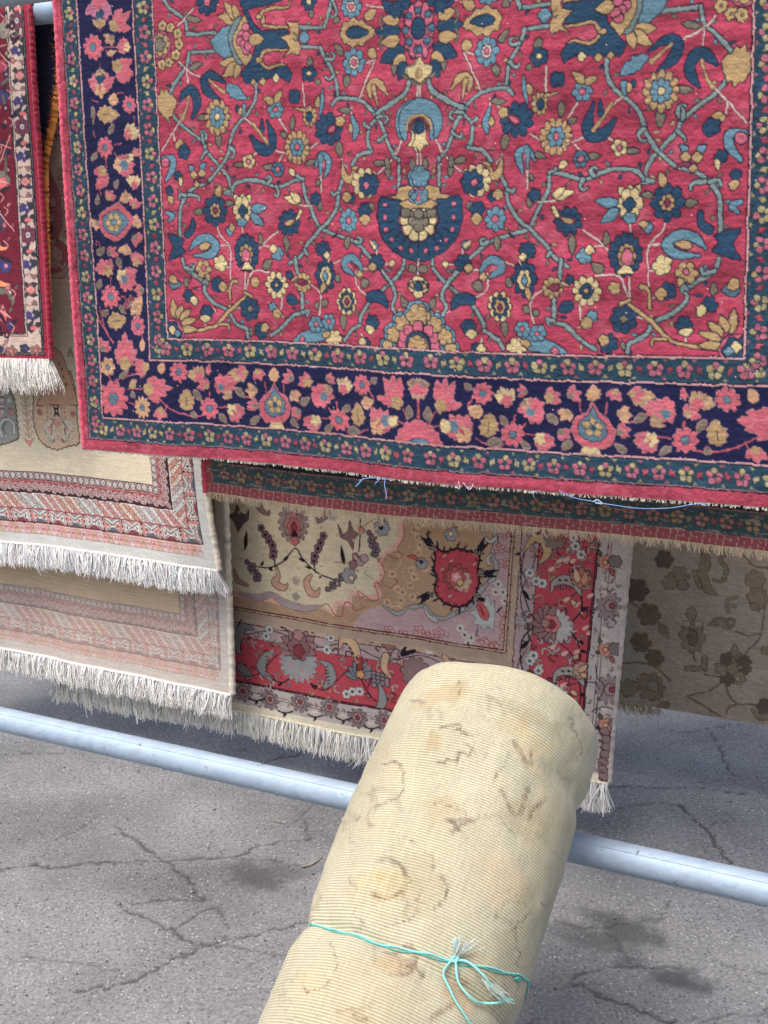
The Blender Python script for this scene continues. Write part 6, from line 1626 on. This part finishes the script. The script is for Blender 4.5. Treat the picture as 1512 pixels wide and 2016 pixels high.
# ---------------- faded brown rug far right
def build_grey():
    d = R_D['grey']
    sh = sheet_at((1380, 1250), d - .036, amp=.006, seed=6.0, rr=.036)
    tb = sh.st(1360, 1404)[1]
    s0, s1 = sh.st(1150, 1300)[0], sh.st(1640, 1300)[0]
    root = empty('hanging_rug', sh.pos(np.array((s0 + s1) / 2), np.array(tb)) * (1, 1, 0), 'faded grey-brown rug with sparse flowers hanging at the far right in shade', 'rug')
    ts = sh.st(1380, 1040)[1]
    s = lines((s0, s1, .0034)); t = lines((sh.t0 - .056, sh.t0, .01), (sh.t0, ts, .03), (ts, tb, .0032))
    base = rgb(140, 130, 117)
    ch = Chart(s, t, base, warp=.0014, seed=101)
    S, T = ch.S, ch.T
    pen = Pen(ch, sh, 5); pen.oc = rgb(74, 62, 50); pen.org(1100, 1020, 3.67)
    V, L, F, G, Ln = pen.vine, pen.leaf, pen.fl, pen.pg, pen.line
    b1, b2, b3 = rgb(118, 107, 91), rgb(98, 87, 74), rgb(88, 76, 68)
    for p in ([(1340, 270), (1410, 350), (1512, 360)], [(955, 940), (990, 1040)], [(1490, 640), (1470, 820), (1440, 890), (1370, 960), (1330, 1010)], [(1280, 820), (1360, 850), (1450, 840)], [(1180, 1190), (1080, 1250), (930, 1285)], [(1210, 1200), (1240, 1290), (1290, 1345)], [(930, 1290), (1050, 1360), (1170, 1430)], [(1210, 1420), (1240, 1360), (1360, 1345), (1440, 1360)], [(1050, 1130), (1170, 1150)], [(500, 590), (620, 680), (760, 780)], [(440, 1050), (640, 1050), (760, 1130), (800, 1180)]): Ln(p, 13, b2)
    V([(1050, 200), (1060, 320), (1040, 420), (1080, 520), (1140, 560)], [30, 66, 76, 60, 10], b1); V([(980, 400), (1020, 500)], 30, b1); F(870, 420, 66, 6, b1); F(800, 470, 50, 6, b1); F(900, 490, 36, 5, b1); V([(1200, 265), (1170, 310), (1215, 370), (1190, 450), (1130, 450)], 22, b1)
    F(965, 860, 84, 8, b1, ry=110); F(925, 770, 26, 5, base); F(1010, 770, 26, 5, base); F(965, 870, 34, 6, b2, ry=56); L(960, 740, 960, 640, 70, b1); V([(1090, 770), (1170, 750), (1230, 790)], [10, 56, 30], b1); F(1245, 755, 32, 4, b1); F(1245, 752, 12, 4, base); V([(1230, 680), (1220, 600), (1290, 570)], 26, b1, 3); V([(1240, 640), (1275, 640)], 20, b1, 3)
    for k in range(6): F(1260 + 80 * cos(k * 1.05), 1090 + 80 * sin(k * 1.05), 46, 5, b1 if k % 2 else b3)
    F(1340, 1040, 46, 6, b3); F(1260, 1090, 40, 4, b1); F(1240, 1075, 13, 4, base); F(1310, 1080, 13, 4, base); F(1300, 1165, 13, 4, base); L(1270, 1010, 1275, 910, 46, b1)
    V([(930, 1090), (1000, 1090), (1060, 1090)], 30, b1); V([(1055, 1080), (1055, 1010)], 32, b1); F(1420, 450, 66, 7, b1); F(1440, 580, 70, 6, b1); L(1390, 620, 1450, 680, 50, b1); F(1500, 960, 30, 6, b1); F(1500, 1370, 60, 6, b3); V([(1400, 1390), (1450, 1440), (1512, 1440)], [20, 40, 50], b1)
    F(650, 700, 76, 6, b2); L(730, 770, 790, 870, 50, b1); F(590, 900, 66, 6, b2); F(690, 1010, 60, 6, b2); F(660, 1220, 96, 9, b1); F(680, 1215, 40, 5, base * .8); F(500, 1230, 60, 7, b1); F(560, 520, 80, 6, b3); F(760, 300, 60, 6, b3); L(800, 1340, 700, 1380, 40, b1)
    rg = np.random.default_rng(19)
    wear = vnoise(S, T, .05, 3) * .5 + vnoise(S, T, .015, 4) * .5
    ch.c *= (1 + .13 * wear)[..., None] * np.clip(rg.normal(1, .08, S.shape), .8, 1.2)[..., None]
    sheet_mesh('pile_face', sh, ch, M_FLAT, root, relief=.0006)
    backing(sh, s0, s1, tb, .008, root, rgb(150, 136, 118))
    # a rear half a little lower, its pale fringe just clears the bottom edge
    shr = sheet_at((1260, 1380), d + .08, amp=.003, seed=2, rr=.036)
    e0, e1 = shr.st(1150, 1380)[0], shr.st(1296, 1390)[0]
    tr = shr.st(1250, 1379)[1]
    s = lines((e0, e1, .02)); t = lines((shr.t0, tr, .03))
    sheet_mesh('underside_of_rear_half', shr, Chart(s, t, rgb(150, 136, 118), seed=3), M_FLAT, root, relief=.0004)
    backing(shr, e0, e1, tr, .008, root, rgb(150, 136, 118), name='rear_pile')
    fringe(shr, e0, e1, tr, .045, root, rgb(214, 194, 166), 300, name='rear_fringe', rad=.0015, seed=33, group=6, var=.3, jit=.3, lean=.25)
build_grey()
# ------------------------------------------------------------------ rolled flatweave and its twine
RU, RS = at(985, 1412, 2.287), at(822, 1866, 2.0)
RAX = (RS - RU); RLEN0 = np.linalg.norm(RAX); RAX = RAX / RLEN0
RR = 0.2105
RA = -EN - ((-EN) @ RAX) * RAX
RX = np.cross(RAX, UP); RX /= np.linalg.norm(RX)           # sideways
if RX @ CR < 0: RX = -RX
RY = np.cross(RX, RAX); 
if RY @ UP < 0: RY = -RY                                   # up from the roll
def roll_hit(px, py, lift=0.0):
    """(around, along) of the point of the roll seen at a pixel"""
    d = ray(px, py); o = CAM - RU
    R = RR + lift
    dp, op = d - (d @ RAX) * RAX, o - (o @ RAX) * RAX
    a, b, c = dp @ dp, 2 * dp @ op, op @ op - R * R
    disc = b * b - 4 * a * c
    k = (-b - math.sqrt(max(disc, 0))) / (2 * a)
    P = o + k * d
    return np.array([math.atan2(P @ RX, P @ RY) * RR, P @ RAX])
RLEN = RLEN0 + 0.62
T_STR = roll_hit(760, 1852)[1]
def roll_rad(S, T):
    ph = S / RR
    r = RR * (1 + .018 * np.sin(ph * 2 + .6) + .012 * np.sin(ph * 3 - T * 3))
    r = r + .007 * vnoise(S * np.ones_like(T), T * np.ones_like(S), .13, 4) + .0016 * vnoise(S * np.ones_like(T), T * np.ones_like(S), .035, 5)
    st = T_STR + .02 * np.sin(ph)
    r = r - .012 * np.exp(-((T - st) / .035) ** 2) * (1 + .3 * np.sin(ph * 9)) - .007 * np.exp(-((T - st) / .009) ** 2)
    r = r - .012 * np.exp(-np.maximum(T, 0) / .012)
    # a crease where the end of the cloth is pulled round
    r = r - .010 * np.exp(-((T - .10 - .05 * np.sin(ph * 1.2)) / .03) ** 2) * sstep(-.35, .5, np.sin(ph + .6))
    # slack puckers running out from the twine and across the belly
    pk = np.sin(ph * 11 + 2 * np.sin(T * 9)) * np.exp(-(np.abs(T - st) / .09))
    r = r + .0025 * pk + .004 * np.sin((T * 17 + ph * 1.6)) * sstep(.2, .9, np.sin(ph * 1.5 + T * 4 + 1))
    # the top end sags towards its right-hand corner
    r = r + .012 * np.exp(-np.maximum(T, 0) / .10) * np.sin(ph - .6)
    return r
def roll_pos(S, T, lift=0.0):
    ph = S / RR
    r = roll_rad(S, T) + lift
    return RU + T[..., None] * RAX + (r * np.sin(ph))[..., None] * RX + (r * np.cos(ph))[..., None] * RY

def build_roll():
    root = empty('rolled_rug', (RU + RAX * RLEN) * (1, 1, 0), 'rolled cream ribbed rug with faded brown motifs leaning over the lower pipe', 'rug')
    half = pi * RR
    a0, a1 = -.60 * half, .60 * half
    s = lines((-half, a0, .012), (a0, a1, .0021), (a1, half, .012))
    t = lines((0, .82, .0021), (.82, RLEN, .012))
    base = rgb(180, 174, 148)
    ch = Chart(s, t, base, warp=.0022, seed=111, aa=.004)
    S, T = ch.S, ch.T
    class RollSheet:
        st = staticmethod(roll_hit)
    pen = Pen(ch, RollSheet, 0); pen.oc = rgb(150, 130, 100)
    V, L, F, G, Ln = pen.vine, pen.leaf, pen.fl, pen.pg, pen.line
    # soft washed-out patches
    def wash(x, y, rx, ry, c, k):
        p = pen.Q(x, y); kk = pen.k(x, y)
        r = np.hypot((np.round(ch.S0 / .0058) * .0058 - p[0]) / (rx * kk), (np.round(ch.T0 / .0042) * .0042 - p[1]) / (ry * kk)) + .3 * vnoise(ch.S0, ch.T0, .02, 7) + .2 * vnoise(ch.S0, ch.T0, .007, 8)
        f = (.75 * k * sstep(1.15, .55, r))[..., None]
        ch.c[:] = ch.c * (1 - f) + np.asarray(c) * f
    pen.org(650, 1300, 2.52)
    ora, oli, dk, gr, blu = rgb(174, 154, 118), rgb(152, 142, 112), rgb(112, 94, 84), rgb(150, 140, 122), rgb(150, 156, 138)
    for a in ((560, 150, 110, 60, ora, .75), (450, 220, 90, 30, ora, .6), (640, 130, 60, 40, ora, .5), (505, 405, 42, 60, ora, .85), (1000, 300, 190, 50, oli, .6), (900, 330, 80, 60, ora, .5), (1000, 460, 130, 110, rgb(196, 176, 128), .5), (1070, 520, 70, 50, blu, .7), (880, 510, 60, 60, blu, .4), (960, 800, 150, 120, oli, .6), (1060, 700, 160, 140, oli, .35),
              (560, 720, 90, 60, ora, .65), (530, 790, 60, 60, ora, .5), (250, 1090, 70, 60, ora, .35), (430, 1050, 130, 120, oli, .5), (240, 1075, 25, 22, oli, .9), (140, 1120, 80, 90, ora, .3), (850, 1050, 130, 110, rgb(194, 176, 150), .4), (1060, 1220, 90, 80, blu, .6), (300, 560, 60, 60, ora, .3), (230, 480, 70, 60, ora, .35), (170, 800, 60, 50, ora, .3), (1180, 780, 70, 150, oli, .4), (1230, 420, 60, 100, oli, .4)): wash(*a)
    pen.org(500, 1600, 2.16)
    for a in ((560, 300, 120, 80, rgb(206, 180, 130), .5), (700, 330, 130, 120, oli, .5), (1190, 480, 110, 90, blu, .75), (620, 640, 110, 60, rgb(170, 142, 112), .75), (560, 650, 60, 60, ora, .4), (880, 800, 90, 90, rgb(190, 150, 110), .6), (230, 740, 80, 60, rgb(214, 180, 140), .5), (950, 640, 140, 60, rgb(206, 180, 140), .4), (440, 880, 110, 50, rgb(180, 150, 110), .5), (1050, 300, 160, 120, rgb(206, 180, 140), .45), (860, 720, 100, 60, oli, .35)): wash(*a)
    pen.org(0, 0, 1)
    for a in ((1080, 1700, 110, 260, rgb(172, 158, 124), .5), (1010, 1900, 90, 160, rgb(174, 158, 126), .45), (700, 1960, 160, 90, rgb(186, 172, 138), .4), (900, 1700, 120, 120, rgb(188, 178, 150), .4)): wash(*a)
    # broken, washed-out outlines
    def faded(p, w, st_=.66):
        k = pen.k(*p[0]); q = pen.P(p)
        if len(p) > 2: q = catmull(q, 5)
        win = ch.win(q[:, 0].min(), q[:, 0].max(), q[:, 1].min(), q[:, 1].max(), w * k)
        if win is None: return
        X_, Y_ = np.round(ch.S[win] / .0058) * .0058, np.round(ch.T[win] / .0042) * .0042     # woven in steps
        d = np.full(X_.shape, 9.0)
        for i in range(len(q) - 1):
            a, b = q[i], q[i + 1]; e = b - a
            h = np.clip(((X_ - a[0]) * e[0] + (Y_ - a[1]) * e[1]) / (e @ e + 1e-12), 0, 1)
            d = np.minimum(d, np.hypot(X_ - a[0] - h * e[0], Y_ - a[1] - h * e[1]))
        n = .78 + .34 * vnoise(X_ * .35, Y_, .0045, 3) + .3 * vnoise(X_, Y_, .013, 5)
        f = (np.clip(n, 0, 1) * np.clip(1.2 - d / (w * k * .62), 0, 1) * st_)[..., None]
        ch.c[win] = ch.c[win] * (1 - f) + rgb(96, 80, 70) * f
    pen.org(650, 1300, 2.52)
    for p, w in (([(545, 335), (600, 330), (640, 320), (650, 345)], 14), ([(620, 345), (650, 350), (660, 370), (700, 380)], 13), ([(520, 490), (560, 500), (570, 480), (620, 490), (640, 455), (690, 470), (690, 430), (665, 420)], 14), ([(630, 470), (625, 520)], 12), ([(570, 490), (560, 525)], 12), ([(915, 415), (940, 460), (965, 520)], 30), ([(1000, 430), (985, 520)], 16), ([(640, 95), (635, 160)], 9),
                 ([(845, 640), (880, 720), (905, 760)], 22), ([(975, 640), (960, 690), (930, 760)], 28), ([(1060, 690), (1000, 730), (975, 790)], 24), ([(590, 800), (650, 790), (710, 805)], 22), ([(600, 870), (640, 830), (690, 800)], 26), ([(610, 800), (640, 850)], 24), ([(1165, 290), (1200, 310), (1180, 345), (1215, 360), (1200, 390)], 16), ([(1230, 400), (1250, 450), (1230, 490)], 9), ([(250, 510), (330, 500), (350, 570), (330, 660), (250, 700), (190, 720), (170, 760), (200, 820)], 9),
                 ([(500, 720), (540, 700), (600, 730)], 8), ([(820, 600), (830, 560), (870, 540)], 10), ([(380, 190), (430, 195), (460, 215)], 10), ([(820, 740), (850, 810), (900, 860)], 9), ([(250, 990), (310, 995), (355, 1030), (370, 1060)], 22), ([(200, 1150), (260, 1170), (320, 1160), (345, 1140)], 22), ([(370, 1060), (400, 1090), (380, 1110)], 14), ([(300, 860), (310, 850)], 12), ([(400, 890), (425, 910)], 12), ([(470, 950), (510, 990), (515, 1040)], 11), ([(545, 1070), (580, 1130), (575, 1180), (520, 1230)], 11), ([(410, 1170), (470, 1215)], 7), ([(110, 1000), (90, 1080), (130, 1130)], 7)):
        faded(p, w)
    pen.org(500, 1600, 2.16)
    for p, w in (([(550, 580), (600, 580), (640, 560), (690, 580), (680, 640), (650, 650)], 22), ([(560, 690), (640, 690), (690, 660), (720, 695)], 16), ([(745, 885), (790, 850), (850, 810)], 24), ([(1150, 420), (1130, 450), (1100, 470), (1110, 540)], 11), ([(1200, 380), (1230, 400), (1250, 380)], 11), ([(1110, 570), (1130, 600), (1110, 640), (1150, 660)], 14), ([(310, 530), (340, 600), (350, 660), (310, 740), (230, 760)], 6), ([(360, 860), (420, 840), (440, 880), (480, 890)], 14), ([(410, 420), (450, 460), (470, 470)], 7), ([(540, 470), (590, 465), (640, 460), (690, 430)], 7), ([(200, 700), (220, 760)], 6), ([(1130, 700), (1120, 760)], 9)):
        faded(p, w)
    # ghosts of the rest of the design: jagged leaves, stems and rosettes
    pen.org(0, 0, 1)
    rq = np.random.default_rng(31)
    for i in range(34):
        cx, cy = rq.uniform(560, 1150), rq.uniform(1350, 2010)
        an, r = rq.uniform(0, 6.28), rq.uniform(16, 46)
        if i % 3 == 0:
            faded([(cx + r * cos(an + a) * (1 + .25 * (k % 2)), cy + r * sin(an + a) * (1 + .25 * (k % 2))) for k, a in enumerate(np.linspace(0, 4.4, 13))], 4, .30)
        elif i % 3 == 1:
            faded([(cx, cy), (cx + r * cos(an), cy + r * sin(an)), (cx + 1.8 * r * cos(an + .5), cy + 1.8 * r * sin(an + .5))], 7, .28)
            faded([(cx, cy), (cx + r * cos(an + 1.2), cy + r * sin(an + 1.2))], 9, .28)
        else:
            faded([(cx + t_ * cos(an) - (k % 2) * 12 * sin(an), cy + t_ * sin(an) + (k % 2) * 12 * cos(an)) for k, t_ in enumerate(np.linspace(0, 2 * r, 8))], 4, .30)
    rg = np.random.default_rng(23)
    n = rg.normal(1, .05, S.shape)
    streak = vnoise(ch.S0, ch.T0 * .14, .0028, 12)
    ch.c *= np.clip(n, .85, 1.15)[..., None] * (1 + .07 * streak + .06 * vnoise(ch.S0, ch.T0, .09, 14))[..., None]
    P = roll_pos(ch.S0, ch.T0)
    me = raw_mesh('rolled_cloth', P.reshape(-1, 3), grid_quads(*ch.S0.shape), col=ch.c, st=np.stack([ch.S0, ch.T0], -1))
    # ribbed flatweave
    m, nt, b = new_mat('ribbed_flatweave')
    Lk = nt.links.new
    ca = N(nt, 'ShaderNodeAttribute', attribute_name='dye'); st = N(nt, 'ShaderNodeAttribute', attribute_name='st')
    mp = N(nt, 'ShaderNodeMapping'); Lk(st.outputs['Vector'], mp.inputs[0])
    wv = N(nt, 'ShaderNodeTexWave', wave_type='BANDS', bands_direction='Y', Scale=1.0, Distortion=1.1, Detail=1.0); wv.inputs['Detail Scale'].default_value = .8
    mp.inputs['Scale'].default_value = (14, 62.5, 1); Lk(mp.outputs[0], wv.inputs['Vector'])
    wv2 = N(nt, 'ShaderNodeTexWave', wave_type='BANDS', bands_direction='X', Scale=1.0, Distortion=2.0, Detail=1.0)
    mp2 = N(nt, 'ShaderNodeMapping'); mp2.inputs['Scale'].default_value = (85, 20, 1); Lk(st.outputs['Vector'], mp2.inputs[0]); Lk(mp2.outputs[0], wv2.inputs['Vector'])
    mr = N(nt, 'ShaderNodeMapRange'); Lk(wv.outputs['Fac'], mr.inputs['Value']); mr.inputs['To Min'].default_value = .70; mr.inputs['To Max'].default_value = 1.10
    mr2 = N(nt, 'ShaderNodeMapRange'); Lk(wv2.outputs['Fac'], mr2.inputs['Value']); mr2.inputs['To Min'].default_value = .90; mr2.inputs['To Max'].default_value = 1.06
    mu = N(nt, 'ShaderNodeMath', operation='MULTIPLY'); Lk(mr.outputs[0], mu.inputs[0]); Lk(mr2.outputs[0], mu.inputs[1])
    sc_ = N(nt, 'ShaderNodeVectorMath', operation='SCALE'); Lk(ca.outputs['Color'], sc_.inputs[0]); Lk(mu.outputs[0], sc_.inputs['Scale'])
    Lk(sc_.outputs[0], b.inputs['Base Color'])
    b.inputs['Roughness'].default_value = .9; b.inputs['Specular IOR Level'].default_value = .1; b.inputs['Sheen Weight'].default_value = .15
    bp = N(nt, 'ShaderNodeBump', Strength=.6, Distance=.0015); Lk(wv.outputs['Fac'], bp.inputs['Height']); Lk(bp.outputs[0], b.inputs['Normal'])
    link('rolled_cloth', me, m, root)
    # spiral of cloth at both ends
    for T0, sg in ((0.0, 1), (RLEN, -1)):
        th = np.linspace(0, 2 * pi * 7, 420)
        rr = np.linspace(RR - .030, .03, 420)
        c = RU + RAX * T0
        inner = c + (rr * np.sin(th))[:, None] * RX + (rr * np.cos(th))[:, None] * RY
        depth = RAX * sg * .16
        V = np.concatenate([inner - depth * .03, inner + depth]); Q = [(i, i + 1, i + 421, i + 420) for i in range(419)]
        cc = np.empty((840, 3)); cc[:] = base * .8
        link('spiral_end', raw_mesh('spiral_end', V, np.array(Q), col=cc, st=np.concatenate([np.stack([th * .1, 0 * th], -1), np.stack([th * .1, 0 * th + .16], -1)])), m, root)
    # ---- twine
    tw = empty('twine', roll_pos(np.array(0.0), np.array(T_STR)), 'turquoise twine tied in a bow round the rolled cream rug', 'twine')
    c1, c2 = rgb(140, 206, 198), rgb(84, 160, 150)
    def at_roll(x, y, lift=.002):
        q = roll_hit(x, y); return roll_pos(np.array(q[0]), np.array(q[1]), lift)
    front = [roll_hit(x, y) for x, y in ((600, 1811), (650, 1820), (700, 1834), (760, 1852), (830, 1872), (887, 1889), (930, 1898), (980, 1910), (1025, 1921), (1042, 1932))]
    q = catmull(front, 6)
    back = np.linspace(q[-1], q[0] + (2 * pi * RR, 0), 40)[1:]
    for k, (o_, c) in enumerate(((0, c1), (.0032, c2))):
        full = np.vstack([q + (0, o_), back + (0, o_)])
        P = roll_pos(full[:, 0], full[:, 1] + .0012 * np.sin(np.arange(len(full)) * .9 + k * 2), .0012)
        b_ = Bag(); b_.add(*tube_data(P, .0015, 6), c); link('twine_turn', b_.mesh('twine_turn'), M_TW, tw)
    X = lambda x, y: (820 + x / 5.04, 1800 + y / 5.04)
    def cord(name, pts, r, c, lift):
        lf = np.broadcast_to(np.asarray(lift, float), (len(pts),))
        P = catmull([at_roll(*X(*p), l) for p, l in zip(pts, lf)], 7)
        b_ = Bag(); b_.add(*tube_data(P, r, 6), c); link(name, b_.mesh(name), M_TW, tw)
    cord('bow_loop', [(385, 455), (470, 465), (540, 520), (620, 610), (690, 690), (770, 760), (835, 815), (850, 850), (790, 880), (700, 885), (610, 870), (520, 800), (440, 690), (405, 600), (390, 500), (375, 440)], .0021, c1 * 1.1, [.003, .006, .010, .014, .014, .012, .010, .008, .008, .008, .010, .012, .012, .009, .006, .004])
    cord('bow_loop', [(360, 450), (320, 490), (285, 550), (290, 620), (330, 740), (380, 860), (440, 960), (500, 1060), (540, 1120)], .0020, c1 * .9, [.004, .006, .008, .008, .007, .006, .005, .004, .003])
    cord('knot', [(340, 425), (375, 470), (410, 440), (370, 420), (350, 460), (400, 465), (405, 435)], .0026, c1, .0045)
    cord('knot', [(955, 630), (985, 655), (1005, 640), (975, 628)], .0022, c2, .0035)
    rg = np.random.default_rng(2)
    bag = Bag()
    def fray(x0, y0, x1, y1, n, sp, c):
        for i in range(n):
            ex, ey = x1 + rg.normal(0, sp), y1 + rg.normal(0, sp * .6)
            mx_, my_ = (x0 + ex) / 2 + rg.normal(0, sp * .3), (y0 + ey) / 2 + rg.normal(0, sp * .3)
            P = catmull([at_roll(*X(x0 + rg.normal(0, 4), y0), .004), at_roll(*X(mx_, my_), .010 + rg.uniform(0, .006)), at_roll(*X(ex, ey), .012 + rg.uniform(0, .014))], 4)
            bag.add(*tube_data(P, np.linspace(.0006, .0003, len(P)), 3, cap=False), c * rg.uniform(.85, 1.1))
    fray(360, 440, 345, 250, 16, 14, rgb(196, 228, 222)); fray(365, 440, 385, 250, 12, 18, rgb(206, 230, 226)); fray(390, 440, 500, 290, 22, 36, rgb(200, 214, 206)); fray(640, 640, 790, 810, 34, 36, rgb(206, 214, 200)); fray(780, 800, 840, 850, 16, 26, rgb(150, 214, 206))
    link('frayed_end', bag.mesh('frayed_end'), M_TW, tw, kind='stuff')
    e = at_roll(1042, 1932, .002)
    P = catmull([e, at(1056, 1953, 2.06), at(1064, 1975, 2.05), at(1067, 1987, 2.05)], 6)
    b_ = Bag(); b_.add(*tube_data(P, .0007, 4), c2 * .7); link('loose_end', b_.mesh('loose_end'), M_TW, tw)
M_TW = mat_yarn('poly_twine', rough=.45, sheen=0.0)
build_roll()
